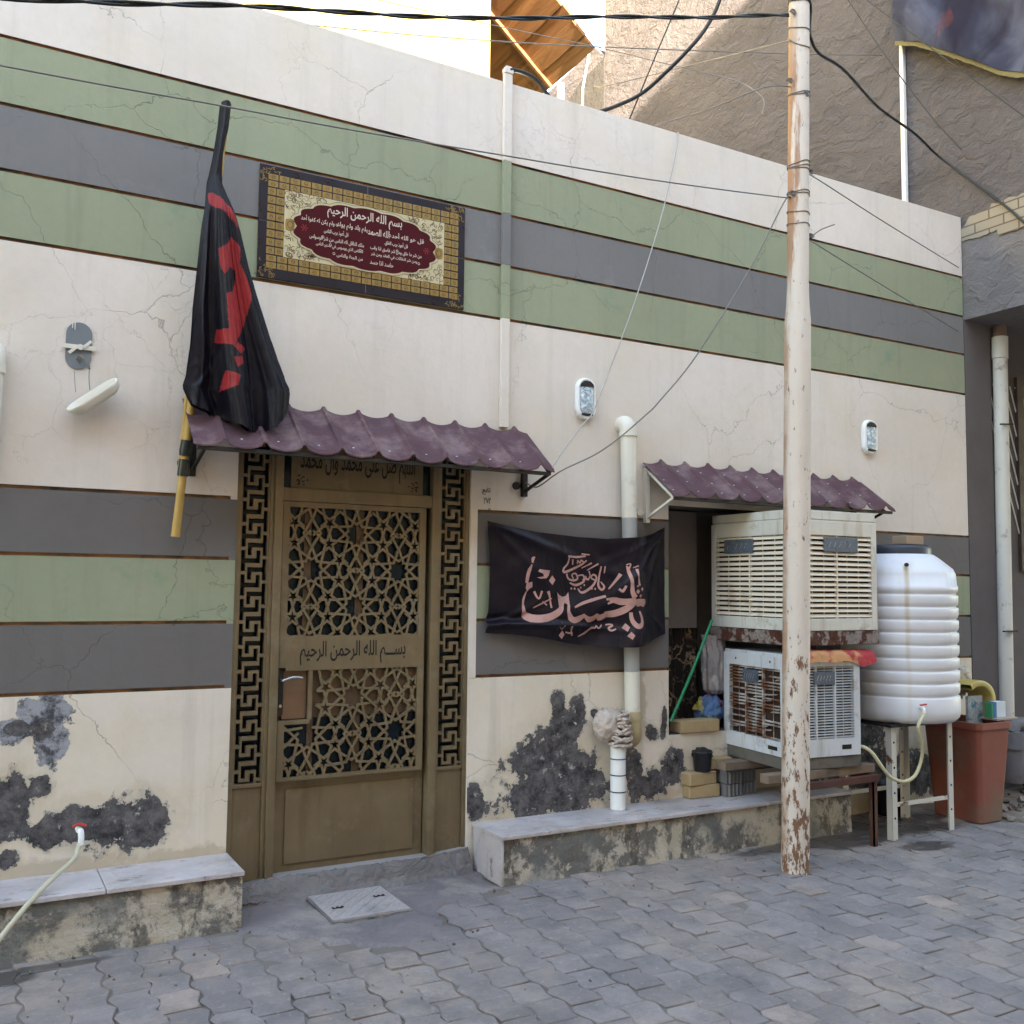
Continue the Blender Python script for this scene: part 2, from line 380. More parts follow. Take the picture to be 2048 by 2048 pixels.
m_white_pl = simple('white_plastic', (.72, .72, .72), .4, var=.06, bump=.02, dirt=(.5, .45, .38), dirt_at=(.6, .8))
m_cable = simple('black_cable', (.012, .012, .014), .5, bump=0)
m_cable_g = simple('grey_wire', (.16, .15, .145), .5, bump=0)
m_cable_l = simple('pale_wire', (.34, .33, .31), .5, bump=0)
m_bamboo = simple('dry_bamboo', (.42, .27, .075), .5, var=.2, scale=8, dirt=(.22, .13, .05), dirt_at=(.55, .7), bump=.1)
m_tape = simple('black_tape', (.015, .02, .018), .35, bump=.1)
def fabric(name, col, rough=.55, wr=.5, sc_=3.0):
    m = MT(name, rough, 0, .22)
    c = m.mix(m.noise(2.5, 5), tuple(x*.75 for x in col), tuple(x*1.3 for x in col))
    wv = m.noise(1, 5, .55, .8, vec=m.map((sc_*1.5, sc_, sc_*.6)))
    weave = m.noise(420, 2)
    h = m.op('ADD', wv, m.op('MULTIPLY', weave, .02))
    return m.done(c, rough, m.bump(h, wr, .025))
m_flag = fabric('black_flag_cloth', (.0058, .0046, .0092), .5, .6)
m_flag_red = fabric('red_flag_print', (.24, .017, .02), .5, .5)
m_banner = fabric('black_banner_cloth', (.0080, .0052, .0105), .36, .8, 3.6)
m_print = simple('faded_pink_print', (.44, .245, .215), .5, var=.25, scale=14, bump=0, dirt=(.28, .15, .14), dirt_at=(.5, .7), dsc=12)

# ------------------------------------------------------------------ ground
def paver_mat():
    m = MT('grey_block_paving', .8, 0, .35)
    isl = N(m.t, 'ShaderNodeNewGeometry').outputs['Random Per Island']
    base = m.mix(m.mr(isl, 0, 1), (.198, .170, .166), (.258, .222, .216))
    warm = m.mix(m.mr(isl, 0, 1), (.27, .215, .182), (.315, .25, .208))
    dust = m.mr(m.noise(.9, 8, .66), .46, .60)
    c = m.mix(m.op('MULTIPLY', dust, .75), base, warm)
    c = m.mix(m.mr(isl, .972, .976, 0, .6), c, (.36, .27, .22))
    c = m.mix(m.mr(m.noise(5, 9, .75), .42, .64, 0, .6), c, (.12, .108, .108))
    c = m.mix(m.mr(m.noise(2.1, 8, .7), .54, .66, 0, .55), c, (.105, .096, .098))
    c = m.mix(m.mr(m.noise(30, 5, .7), .58, .70, 0, .5), c, (.36, .34, .335))
    c = m.mix(m.mr(m.noise(85, 4, .8), .56, .70, 0, .45), c, (.10, .09, .09))
    x, y, z = m.sep(); wet_dark = None
    for cx, cy, rx, ry in ((.12, -.46, .24, .10), (.33, -.41, .30, .05), (.0, -.62, .16, .14), (5.02, -.78, .26, .13), (4.75, -.42, .6, .26), (5.25, -.35, .7, .30), (4.3, -.42, .5, .12)):  # wet puddles, then wide dark smooth patches under cooler and tank
        a = m.op('MULTIPLY', m.op('SUBTRACT', x, cx), 1/rx); b = m.op('MULTIPLY', m.op('SUBTRACT', y, cy), 1/ry)
        d = m.op('SUBTRACT', 1.0, m.op('SQRT', m.op('ADD', m.op('MULTIPLY', a, a), m.op('MULTIPLY', b, b))))
        wet_dark = d if wet_dark is None else m.op('MAXIMUM', wet_dark, d)
    wet_dark = m.mr(m.op('ADD', wet_dark, m.op('MULTIPLY', m.op('SUBTRACT', m.noise(5, 6), .5), .9)), .15, .35)
    c = m.mix(m.op('MULTIPLY', wet_dark, .72), c, (.035, .030, .028))
    r = m.mr(wet_dark, 0, 1, .82, .3)
    h = m.op('ADD', m.noise(14, 6), m.op('MULTIPLY', m.noise(110, 4), .3))
    return m.done(c, r, m.bump(h, .35, .006))
m_paver = paver_mat()
m_sand = simple('joint_sand', (.165, .136, .116), .98, var=.3, scale=2, bump=.4)
sb = MB().grid(240, 120, lambda u, v: (-2.5+11.5*u, -6+6.1*v, -.0074+.0058*nz(u*22, v*12, 3)+.004*nz(u*70, v*38, 6)))
tag(sb.build('sand_bed', m_sand, recalc=False), kind='structure')
g = MB(); g.add([(-150,-150,-.022),(150,-150,-.022),(150,150,-.022),(-150,150,-.022)], ((0,1,2,3),))
tag(g.build('ground', m_sand), kind='structure')
APRON = [(1.05,.05),(1.06,-.385),(1.14,-.40),(1.28,-.52),(1.42,-.70),(1.58,-.80),(1.76,-.83),(1.86,-.76),(1.90,-.64),(1.99,-.53),(2.10,-.44),(2.24,-.40),(2.40,-.36),(2.45,.05)]
pv = MB(); PX, PY, A = .1435, .172, .0108
def zig(y):
    t = (y/PY) % 1.0
    for (a, va), (b, vb) in zip(((0,-1),(.21,-1),(.29,1),(.71,1),(.79,-1),(1.01,-1)), ((.21,-1),(.29,1),(.71,1),(.79,-1),(1.01,-1))):
        if a <= t <= b: return A*(va+(vb-va)*(t-a)/(b-a))
    return -A
rnd = random.Random(3)
for i in range(-24, 84):
    for j in range(-44, 2):
        x0 = i*PX+.095; y0 = (j+(.5 if i % 2 else 0))*PY-.015
        cx, cy = x0+PX/2, y0+PY/2
        if cy > -.30 and cx > -9 and not (1.1 < cx < 2.4): 
            if cy > .05 or cx < 1.1 or 2.4 < cx < 4.95: continue
        if cy > .0: continue
        if cx > 5.9 and cy > -.62+.1*nz(cx*3, 0, 0): continue
        if inpoly(cx+.04*nz(cx*9, cy*9, 1), cy+.04*nz(cx*9, cy*9, 5), APRON): continue
        G = .0024; ys = [0, .21, .29, .71, .79, 1]; GY = .0034+.0014*nz(cx*2, cy*2, 4)
        ring = [(x0+PX-G+zig(y0+t*PY), y0+min(max(t*PY, GY), PY-GY)) for t in ys]+[(x0+G+zig(y0+t*PY), y0+min(max(t*PY, GY), PY-GY)) for t in reversed(ys)]
        dz = rnd.uniform(-.003, .0025)+.004*nz(cx, cy, 0, 1.3); tx, ty = rnd.uniform(-.026, .026), rnd.uniform(-.026, .026)
        n = len(ring); vs = []
        for ins, zz in ((.0042, 0), (0, -.0035), (0, -.03)):
            for (a, b) in ring:
                aa = a+(cx-a)*ins/.07; bb = b+(cy-b)*ins/.085
                vs.append((aa, bb, zz+dz+tx*(aa-cx)+ty*(bb-cy)))
        pv.add(vs, [tuple(range(n))]+[(k*n+q, k*n+(q+1) % n, (k+1)*n+(q+1) % n, (k+1)*n+q) for k in range(2) for q in range(n)])
tag(pv.build('paving', m_paver, recalc=True), kind='structure')
ap = MB(); S = .016
cells = {}
def apz(x, y):
    return .005+.010*nz(x, y, 0, 4)+.005*nz(x, y, 3, 17)+.003*nz(x, y, 3, 45)
def ap_in(x, y): return inpoly(x+.05*nz(x*7, y*7, 1)+.02*nz(x*25, y*25, 1), y+.05*nz(x*7, y*7, 5)+.02*nz(x*25, y*25, 8), APRON)
vid = {}
def av(i, j):
    if (i, j) not in vid:
        x, y = 1.0+i*S, -.95+j*S
        edge = sum(ap_in(x+a*S, y+b*S) for a, b in ((1,0),(-1,0),(0,1),(0,-1)))
        vid[(i, j)] = len(ap.v); ap.v.append((x, y, apz(x, y) if edge == 4 else -.012))
    return vid[(i, j)]
for i in range(95):
    for j in range(64):
        if ap_in(1.0+(i+.5)*S, -.95+(j+.5)*S):
            ap.f.append((av(i, j), av(i+1, j), av(i+1, j+1), av(i, j+1))); ap.mi.append(0); ap.sm.append(True)
m_apron = cement('cement_apron', (.175, .15, .152), .9, .02, 9, (.30, .262, .235))
tag(ap.build('concrete_apron', m_apron), kind='structure')
dt = MB()
dt.grid(60, 16, lambda u, v: (5.45+u*6, -.70+v*.75+.06*nz(u*30, v*4, 2), -.010+.018*max(0, nz(u*24, v*4, 1)+.35)*min(1, v*5)+.006*nz(u*90, v*16, 4)), sm=True)
tag(dt.build('dirt', simple('brown_street_dirt', (.21, .165, .135), .97, var=.35, scale=6, bump=.5, bsc=25, bd=.02, dirt=(.28, .24, .2), dirt_at=(.55, .7))), kind='structure')

# ------------------------------------------------------------------ the house
house = thing('plastered_house', 'single storey cream house wall with green and grey painted bands', 'house')
BZ = [1.013, 1.315, 1.615, 1.905, 2.985, 3.29, 3.585, 3.89]
xs = [-4, 1.085, 1.117, 2.37, 2.411, 3.715, 4.95, 6.545]
zs = sorted([-.05, 4.36, .62, 2.0, 2.32]+[z+d for z in BZ for d in (-.008, .008)])
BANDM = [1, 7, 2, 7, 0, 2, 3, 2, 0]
def wallcell(x, z):
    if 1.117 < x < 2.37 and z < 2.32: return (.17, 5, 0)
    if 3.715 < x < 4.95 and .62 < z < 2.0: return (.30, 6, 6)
    k = sum(z > b for b in BZ)
    gro = any(abs(z-b) < .0081 for b in BZ)
    narrow = (1.085 < x < 1.117 or 2.37 < x < 2.411)
    if gro and not (narrow and z < 2.5): return (.016, 4, 4)
    if z < 1.95 and 2.37 < x < 2.411: return (0, 1 if z < 1.0 else 0)
    if gro: k = sum(z+.02 > b for b in BZ)
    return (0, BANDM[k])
hw = MB().relief(xs, zs, wallcell, 0, .36)
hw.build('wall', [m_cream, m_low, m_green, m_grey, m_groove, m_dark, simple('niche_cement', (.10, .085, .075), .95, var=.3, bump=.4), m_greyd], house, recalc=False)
MB().box(-4, 6.545, .36, 5, 3.3, 3.45).build('roof', m_concrete, house)
MB().add([(-4,.36,-.05),(6.545,.36,-.05),(6.545,.36,4.36),(-4,.36,4.36)], ((3,2,1,0),)).build('wall_back', m_cream, house, recalc=False)
# niche lining seen beside the coolers
m_board = simple('grey_brown_board', (.135, .112, .105), .85, var=.2, bump=.2)
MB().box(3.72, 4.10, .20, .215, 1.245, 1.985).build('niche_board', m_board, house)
def cur_mat():
    m = MT('dark_patterned_curtain', .9, 0, .2)
    dv = m.vadd(m.co, m.noise(5, 4, .6, col=True), .25)
    k = m.mr(m.vor(9, dv, 'DISTANCE_TO_EDGE'), .02, .07, 1, 0)
    k = m.op('MULTIPLY', k, m.mr(m.noise(4, 4), .42, .55))
    c = m.mix(k, (.018, .013, .011), (.24, .165, .11))
    return m.done(c, .9, m.bump(m.noise(7, 5), .6, .03))
MB().grid(40, 30, lambda u, v: (3.72+.42*u, .225+.018*math.sin(u*26)+.008*nz(u*9, v*4, 1), .63+.615*v)).build('niche_curtain', cur_mat(), house)

# ---- door, part of the house
door = MB()
door.box(1.117, 1.141, .015, .16, .09, 2.315); door.box(2.348, 2.370, .015, .16, .07, 2.315)
door.box(1.300, 1.340, -.004, .15, .09, 2.315); door.box(2.142, 2.182, -.004, .15, .09, 2.315)
door.box(1.282, 1.300, .012, .15, .09, 2.315); door.box(2.182, 2.198, .012, .15, .09, 2.315)
door.box(1.340, 2.142, .004, .15, 1.906, 1.972)
for (a, b) in ((1.141, 1.282), (2.198, 2.348)):
    door.box(a, b, .030, .05, .09, .528); door.box(a, b, .020, .06, .528, .548)
    door.box(a, b, .020, .06, 2.285, 2.315)
dr = door.build('door', m_bronze, house, bevel=.003)
tag(dr, 'bronze painted steel door with cut-out star lattice')
MB().box(1.345, 2.137, .060, .085, .10, 1.904).box(1.405, 2.085, .052, .060, .14, .50).build('door_leaf', m_bronze, dr, bevel=.003)
for q in ((1.141,1.282,.075,.08,.55,2.29),(2.198,2.348,.075,.08,.55,2.29),(1.37,2.10,.048,.0595,1.245,1.88),(1.37,2.10,.048,.0595,.55,1.075)):
    MB().box(*q).build('glass', m_glass, dr)
for q in ((1.462,1.500,1.25,1.875),(1.735,1.775,1.25,1.875),(1.735,1.775,.555,.838),(1.50,1.53,.555,.838),(1.5,2.09,.84,1.07)):
    MB().box(q[0], q[1], .0405, .0475, q[2], q[3]).build('inner_bar', m_plate_in, dr)
# star lattice: strapwork on a tiling of decagons, pentagons and barrels
def strap(kx, kz, star_c, rect, w):
    a = 1.0; segs = []
    W_, H_ = 6.854, 4.98
    r0 = 1.539
    def P(c, r, deg): return (c[0]+r*math.cos(R(deg)), c[1]+r*math.sin(R(deg)))
    cs = [(i*W_/2, j*H_/2) for i in range(-4, 5) for j in range(-5, 6) if (i+j) % 2 == 0]
    for c in cs:
        for k in range(10):
            th = 36*k+18; p = P(c, r0, th)
            for s in (-1, 1):
                segs.append((p, P(c, .702, th+s*36)))
        for th in (18, 54, 126, 162, 198, 234, 306, 342):
            pc = P(c, r0+.688, th)
            for q in range(5):
                ang = th+180+72*q; e = P(pc, .688, ang)
                for s in (-1, 1): segs.append((e, P(pc, .2629, ang+s*36)))
    # barrels midway between two stars
    for c in [(i*W_/2, j*H_/2) for i in range(-4, 5) for j in range(-5, 6) if (i+j) % 2 == 1]:
        for s in (-1, 1):
            for t in (-1, 1):
                segs.append(((c[0], c[1]+t*.951), (c[0]+s*.62, c[1]+t*.02)))
                segs.append(((c[0]+s*1.0, c[1]+t*.588), (c[0]+s*.10, c[1]-t*.12)))
    out = []; seen = set()
    for p, q in segs:
        A_ = (star_c[0]+p[0]*kx, star_c[1]+p[1]*kz); B_ = (star_c[0]+q[0]*kx, star_c[1]+q[1]*kz)
        t0, t1 = 0., 1.; ok = True
        for d, lo, hi, o in ((B_[0]-A_[0], rect[0], rect[1], A_[0]), (B_[1]-A_[1], rect[2], rect[3], A_[1])):
            if abs(d) < 1e-9:
                if not lo < o < hi: ok = False
                continue
            u, v = (lo-o)/d, (hi-o)/d
            if u > v: u, v = v, u
            t0, t1 = max(t0, u), min(t1, v)
        if not ok or t1-t0 < .02: continue
        A2 = (A_[0]+(B_[0]-A_[0])*t0, A_[1]+(B_[1]-A_[1])*t0); B2 = (A_[0]+(B_[0]-A_[0])*t1, A_[1]+(B_[1]-A_[1])*t1)
        key = tuple(sorted((tuple(round(v, 3) for v in A2), tuple(round(v, 3) for v in B2))))
        if key in seen: continue
        seen.add(key); out.append((A2, B2))
    return out
ls = MB()
def straps(lst, w):
    for n, (p, q) in enumerate(lst):
        p, q = Vector(p), Vector(q); d = (q-p)
        if d.length < .002: continue
        d.normalize(); e = d*w*.32; nn = Vector((-d.y, d.x))*w/2; p, q = p-e, q+e
        y = .018+(n % 37)*.00012
        ls.prism([tuple(p+nn), tuple(p-nn), tuple(q-nn), tuple(q+nn)], y, .036)
KX, KZ = .466/6.854, .366/4.98
straps(strap(KX, KZ, (1.730, 1.752), (1.376, 2.082, 1.238, 1.882), .0118), .0118)
straps([s for s in strap(KX, KZ, (1.731, .936), (1.376, 2.082, .550, 1.078), .0135) if not (min(s[0][0], s[1][0]) < 1.512 and max(s[0][1], s[1][1]) > .835)], .0118)
for (x0, x1, z0, z1) in ((1.346,1.380,1.090,1.904),(2.078,2.112,.545,1.904),(1.380,2.078,1.878,1.904),(1.380,2.078,1.074,1.242),(1.346,1.380,.545,.835),(1.380,2.078,.545,.562),(1.380,1.506,.815,.835),(1.496,1.516,.835,1.075)):
    ls.box(x0, x1, .0145, .037, z0, z1)
ls.build('lattice_screen', m_bronze, dr)
U = .0178
def keyhole(x, z, Pd=6.6):
    for o in (0, Pd):
        zz = (z % Pd)-o
        if 0 < x < 1.15 and abs(zz) < 2.85: return True
        if 0 < x < 5.3 and abs(zz) < .65: return True
        if 4.15 < x < 5.3 and -.65 < zz < 2.75: return True
    for o in (-Pd+4.2, 4.2, 4.2+Pd):
        zz = (z % Pd)-o
        if 5.85 < x < 7 and abs(zz) < 2.85: return True
        if 1.75 < x < 7 and abs(zz) < .65: return True
        if 1.75 < x < 2.9 and -2.75 < zz < .65: return True
    return False
kxs = [0, 1.15, 1.75, 2.9, 4.15, 5.3, 5.85, 7]
for (x0, x1, fl) in ((1.141, 1.282, 1), (2.198, 2.348, 1)):
    u = (x1-x0-.018)/7; vz = .118/6.6
    zb = sorted({round(v, 4) for k in range(16) for v in [k*6.6+d for d in (-2.85,-.65,.65,2.75,2.85,3.55,4.85,1.35,1.45,7.05)] if 0 <= v <= 98.5} | {0., 98.5})
    zz = [.548+v*vz-.002 for v in zb]; zz[0] = .548; zz[-1] = 2.285
    xx = [x0]+[x0+.009+v*u for v in kxs]+[x1]
    kp = MB().relief(xx, zz, lambda x, z, x0=x0, u=u: None if keyhole((x-x0-.009)/u, (z-.548+.002)/vz) else (0, 0), .024, .030)
    kp.build('key_pattern_panel', m_bronze, dr)
tp = MB().box(1.340, 1.385, .040, .05, 1.972, 2.315, 1).box(2.097, 2.142, .040, .05, 1.972, 2.315, 1).box(1.385, 2.097, .030, .05, 1.972, 2.315)
tp.build('transom_panel', [m_bronze, m_glass], dr)
tt = MB(); put_text(tt, 'اللهم صل على محمد وال محمد', 1.74, 2.10, .62, .0285, .15)
put_text(tt, 'بســـم الله الرحمن الرحيم', 1.728, 1.158, .56, .0135, .118)
for sx in (-1, 1):
    for k in range(14):
        a = k*.45; r = .012+.0042*k
        x = 1.741+sx*(.335-abs(r*math.cos(a))*.9); z = 1.99+abs(r*math.sin(a))*.8
        tt.ribbon([(x, z), (x-sx*.008, z+.006), (x-sx*.012, z-.001)], [.004, .006, .002], .0286)
tt.build('lettering', m_letter, dr, recalc=False)
MB().box(1.372, 1.494, .040, .0475, .838, 1.085).build('lock_board', simple('worn_brown_wood', (.17, .095, .05), .6, var=.25, scale=4), dr, bevel=.002)
hp = MB(); hp.prism(stadium(1.361, .968, .030, .232), .030, .058)
hd = hp.build('handle_plate', m_black_iron, dr, bevel=.003)
MB().tube(smooth_path([(1.361,.03,1.030),(1.361,-.008,1.030),(1.374,-.018,1.036),(1.41,-.020,1.046),(1.455,-.016,1.041)]), [.007]*24+[.005], 10).build('handle', m_steel, hd)
MB().tube([(1.361,.032,.905),(1.361,.024,.905)], .008, 12).build('keyhole', m_steel, hd)

# ------------------------------------------------------------------ fixed to the house wall
# conduit painted over with the bands
cz = [2.372, 2.985, 3.29, 3.585, 3.89, 4.43]; cm = [0, 2, 1, 2, 0]
cb = MB()
for a, b, k in zip(cz, cz[1:], cm): cb.box(2.532, 2.583, -.028, -.001, a, b, k)
cb.prism([(2.529,4.40),(2.586,4.40),(2.586,4.425),(2.575,4.442),(2.54,4.442),(2.529,4.425)], -.033, .0)
tag(cb.build('cable_conduit', [m_cream, m_grey, m_green], bevel=.003), 'square vertical cable trunking painted over in the wall colours, above the door awning', 'conduit')

# tiled plaque
plq = thing('tile_plaque', 'large gold and dark red tiled plaque of Arabic verses above the door', 'plaque', (1.738, 0, 3.27))
m_navy = simple('navy_glaze', (.006, .004, .014), .35, var=.3, bump=.02)
m_gold = simple('gold_glaze', (.27, .172, .05), .4, .1, var=.25, scale=30, bump=.1)
m_goldd = simple('dark_gold_marks', (.085, .045, .014), .4, var=.2, bump=0)
m_ivory = simple('ivory_glaze', (.52, .45, .285), .3, var=.12, scale=7, bump=.03)
m_wine = simple('wine_red_glaze', (.060, .0045, .008), .5, var=.2, bump=0, spec=.12)
m_ink = simple('ivory_lettering', (.60, .50, .42), .4, var=.1, bump=0)
X0, X1, Z0, Z1 = 1.174, 2.302, 2.998, 3.568
MB().box(X0, X1, -.012, .0, Z0, Z1).build('tile_board', m_navy, plq, bevel=.001)
MB().box(1.734, 1.7365, -.0128, -.011, Z0, Z1).box(X0, X1, -.0128, -.011, 3.281, 3.2822).build('tile_joint', simple('grey_joint', (.16, .14, .15), .8, bump=0), plq)
gb = MB()
gx0, gx1, gz0, gz1 = 1.213, 2.264, 3.046, 3.528
cx0, cx1, cz0, cz1 = 1.300, 2.177, 3.116, 3.458
def goldcell(x, z, wd, h):
    gb.box(x, x+wd, -.0135, -.012, z, z+h)
    rr = random.Random(int(x*1e4+z*77))
    pts = stadium(x+wd/2, z+h/2, h*.62, h*.66, 4); k = .5*wd/h*1.2
    pts = [((p[0]-x-wd/2)*k+x+wd/2, p[1]) for p in pts]
    gb.ribbon(pts, .0022, -.0138, m=1, closed=True)
    gb.ribbon(sm2([(x+wd*(.32+.12*q+rr.uniform(-.03, .03)), z+h*(.5+rr.uniform(-.16, .16))) for q in range(4)], 3), .0028, -.0138, m=1)
n = 19; wd = (gx1-gx0)/n; h = (gz1-cz1)/2
for i in range(n):
    for z in (gz1-h, gz1-2*h, gz0, gz0+h): goldcell(gx0+i*wd+.003, z+.003, wd-.006, h-.006)
n = 8; h2 = (cz1-cz0)/n; wd2 = (cx0-gx0)/2
for j in range(n):
    for x in (gx0, gx0+wd2, cx1, cx1+wd2): goldcell(x+.002, cz0+j*h2+.004, wd2-.004, h2-.008)
gb.build('gold_border', [m_gold, m_goldd], plq)
MB().box(cx0, cx1, -.0135, -.012, cz0, cz1).build('ivory_field', m_ivory, plq)
md = MB()
def medal(sx, sz, lob=.055):
    out = []
    for i in range(240):
        a = 2*math.pi*i/240
        k = .975+lob*abs(math.sin(a*9))-.03*math.cos(2*a)*0
        out.append((1.738+sx*math.copysign(abs(math.cos(a))**.92, math.cos(a))*k, 3.284+sz*math.copysign(abs(math.sin(a))**.85, math.sin(a))*k))
    return out
md.prism(medal(.386, .161), -.0148, -.0135)
md.ribbon(medal(.386, .161), .005, -.0152, m=1, closed=True); md.ribbon(medal(.398, .170), .0022, -.0152, m=2, closed=True)
for sx in (-1, 1):
    cxx = 1.738+sx*.408
    md.prism([(cxx+.026*math.cos(a*math.pi/4)*(1.15 if a % 2 else .95), 3.284+.033*math.sin(a*math.pi/4)*(1.15 if a % 2 else .95)) for a in range(8)], -.0152, -.0135, 3)
    md.ribbon([(cxx+.014*math.cos(a*math.pi/4), 3.284+.018*math.sin(a*math.pi/4)) for a in range(8)], .003, -.0156, m=2, closed=True)
    for a in range(6): md.ribbon([(1.738+sx*.335, 3.284), (1.738+sx*.335+.018*math.cos(a*1.047), 3.284+.018*math.sin(a*1.047))], [.001, .006], -.0152, m=4)
md.build('medallion', [m_wine, m_ivory, m_goldd, m_gold, m_flag_red], plq)
lt = MB(); yt = -.0152
put_text(lt, 'بسم الله الرحمن الرحيم', 1.725, 3.395, .41, yt, .072)
put_text(lt, 'قل هو الله أحد', 1.965, 3.332, .185, yt, .038); put_text(lt, 'الله الصمد', 1.800, 3.332, .12, yt, .038)
put_text(lt, 'لم يلد ولم يولد', 1.650, 3.332, .155, yt, .038); put_text(lt, 'ولم يكن له كفوا أحد', 1.472, 3.332, .175, yt, .040)
put_text(lt, 'قل أعوذ برب الفلق', 1.90, 3.288, .13, yt, .032); put_text(lt, 'قل أعوذ برب الناس', 1.57, 3.290, .13, yt, .032)
put_text(lt, 'من شر ما خلق ومن شر غاسق اذا وقب', 1.90, 3.246, .29, yt, .026); put_text(lt, 'ملك الناس اله الناس من شر الوسواس', 1.575, 3.246, .29, yt, .026)
put_text(lt, 'ومن شر النفاثات في العقد ومن شر', 1.89, 3.212, .26, yt, .026); put_text(lt, 'الخناس الذي يوسوس في صدور الناس', 1.59, 3.212, .25, yt, .026)
put_text(lt, 'حاسد اذا حسد', 1.82, 3.172, .13, yt, .024); put_text(lt, 'من الجنة والناس', 1.645, 3.174, .14, yt, .024)
for x, z in ((1.862,3.337),(1.735,3.337),(1.573,3.337),(1.905,3.262),(1.500,3.262),(1.655,3.260),(1.54,3.228),(1.70,3.228),(2.03,3.215),(1.56,3.186)):
    lt.ribbon([(x+.006*math.cos(a*.7854), z-.008+.006*math.sin(a*.7854)) for a in range(8)], .0025, yt, closed=True)
lt.build('lettering', m_ink, plq, recalc=False)
orn = MB()
def scroll(mb, x, z, a0, s, n, y, m=0, flip=1):
    pts = []; 
    for k in range(n):
        t = k/(n-1); a = a0+flip*t*5.2; r = s*(1-t)**1.15
        pts.append((x+r*math.cos(a), z+r*math.sin(a)))
    mb.ribbon(pts, [.0034*(1-.6*k/(n-1)) for k in range(n)], y, m=m)
rr = random.Random(5)
for sx in (-1, 1):
    for sz in (-1, 1):
        ox, oz = (cx0 if sx > 0 else cx1), (cz0 if sz > 0 else cz1)
        for k in range(46):
            d = rr.random()**1.3; e = rr.random()**1.6
            px_ = .015+d*.19; pz_ = .012+e*.11*(1-d*.85)
            scroll(orn, ox+sx*px_, oz+sz*pz_, rr.uniform(0, 6.28), rr.uniform(.009, .022), 14, -.0139, 0, rr.choice((-1, 1)))
        ox, oz = (X0 if sx > 0 else X1), (Z0 if sz > 0 else Z1)
        for k in range(34):
            d = rr.random(); e = rr.random()
            if d+e > 1.15: continue
            scroll(orn, ox+sx*(.010+d*.105), oz+sz*(.008+e*.085), rr.uniform(0, 6.28), rr.uniform(.007, .015), 12, -.0143, 1, rr.choice((-1, 1)))
orn.build('scroll_ornament', [m_goldd, m_gold], plq, recalc=False)

# awnings
def awning(name, label, x0, x1, zt, zf, depth, br, screws, mi_left=True):
    t = thing(name, label, 'awning', (x0, 0, zt), 'maroon corrugated awnings')
    sh = MB(); P = .183; ns = int((x1-x0)/P*25); top = -.012
    def f(u, v, dz=0):
        x = x0+u*(x1-x0); fr = ((x-x0)/P+.35) % 1.0
        q = max(0., (fr-.16)/.84)
        wv = (.004+.011*min(1, fr/.04, (.16-fr)/.04)) if fr < .16 else -.019*math.sin(math.pi*q)**.8
        wv += .003*nz(x*3, v*2, x0)
        y = top-v*depth; z = zt-v*(zt-zf)+.018+wv+dz
        if v > .97: z -= .008
        return (x+.0*v, y, z)
    vs_ = [0, .12, .3, .46, .5, .7, .85, .96, 1.0]
    for dz, flip in ((0, 0), (-.007, 1)):
        V = [f(i/ns, v, dz) for v in vs_ for i in range(ns+1)]
        sh.add(V, [(j*(ns+1)+i, j*(ns+1)+i+1, (j+1)*(ns+1)+i+1, (j+1)*(ns+1)+i) for j in range(len(vs_)-1) for i in range(ns)], 0, False)
    for v in (0, 1):
        V = [f(i/ns, v, d) for d in (0, -.007) for i in range(ns+1)]
        sh.add(V, [(i, i+1, ns+2+i, ns+1+i) for i in range(ns)], 0)
    for uu in (0, 1):
        V = [f(uu, v, d) for d in (0, -.007) for v in vs_]; k = len(vs_)
        sh.add(V, [(i, i+1, k+1+i, k+i) for i in range(k-1)], 0)
    rs = random.Random(int(x0*10))
    for k in range(int((x1-x0)/P)+1):
        for v in screws:
            x = x0+(k+.15+rs.uniform(-.05, .05))*P
            if x0+.03 < x < x1-.03:
                q = f((x-x0)/(x1-x0), v); sh.lathe((q[0], q[1], q[2]-.001), [(.0055, 0), (.0055, .003), (.0, .0042)], 8, 1)
    sh.build('roof_sheet', [m_tile_roof, m_screw], t, recalc=False)
    fr = MB(); fy = top-depth+.02
    fr.box(x0+.02, x1-.02, fy-.012, fy+.012, zf-.030, zf-.012); fr.box(x0+.02, x1-.02, -.026, -.002, zt-.045, zt-.022)
    fr.build('frame_rail', m_black_iron, t)
    for xb in br:
        b = MB(); b.bar((xb, -.018, zt-.03), (xb, -.018, zt-.36), .028, .030)
        b.bar((xb, -.03, zt-.33), (xb, fy, zf-.018), .014, .014); b.bar((xb, -.03, zt-.045), (xb, fy, zf-.015), .016, .016)
        b.tube([(xb-.045, -.002, zt-.30), (xb-.045, -.016, zt-.30)], .022, 14); b.box(xb-.045, xb, -.010, -.003, zt-.31, zt-.29)
        b.build('bracket', m_black_iron if xb != br[0] or mi_left else m_white_pvc, t)
    return t
awning('awning', 'long maroon corrugated awning over the lattice door', .845, 2.708, 2.355, 2.118, .30, (.90, 2.69), (.86,))
awning('awning', 'shorter maroon corrugated awning over the air coolers', 3.514, 5.385, 2.245, 2.035, .285, (3.535, 5.30), (.2, .55, .86), False)

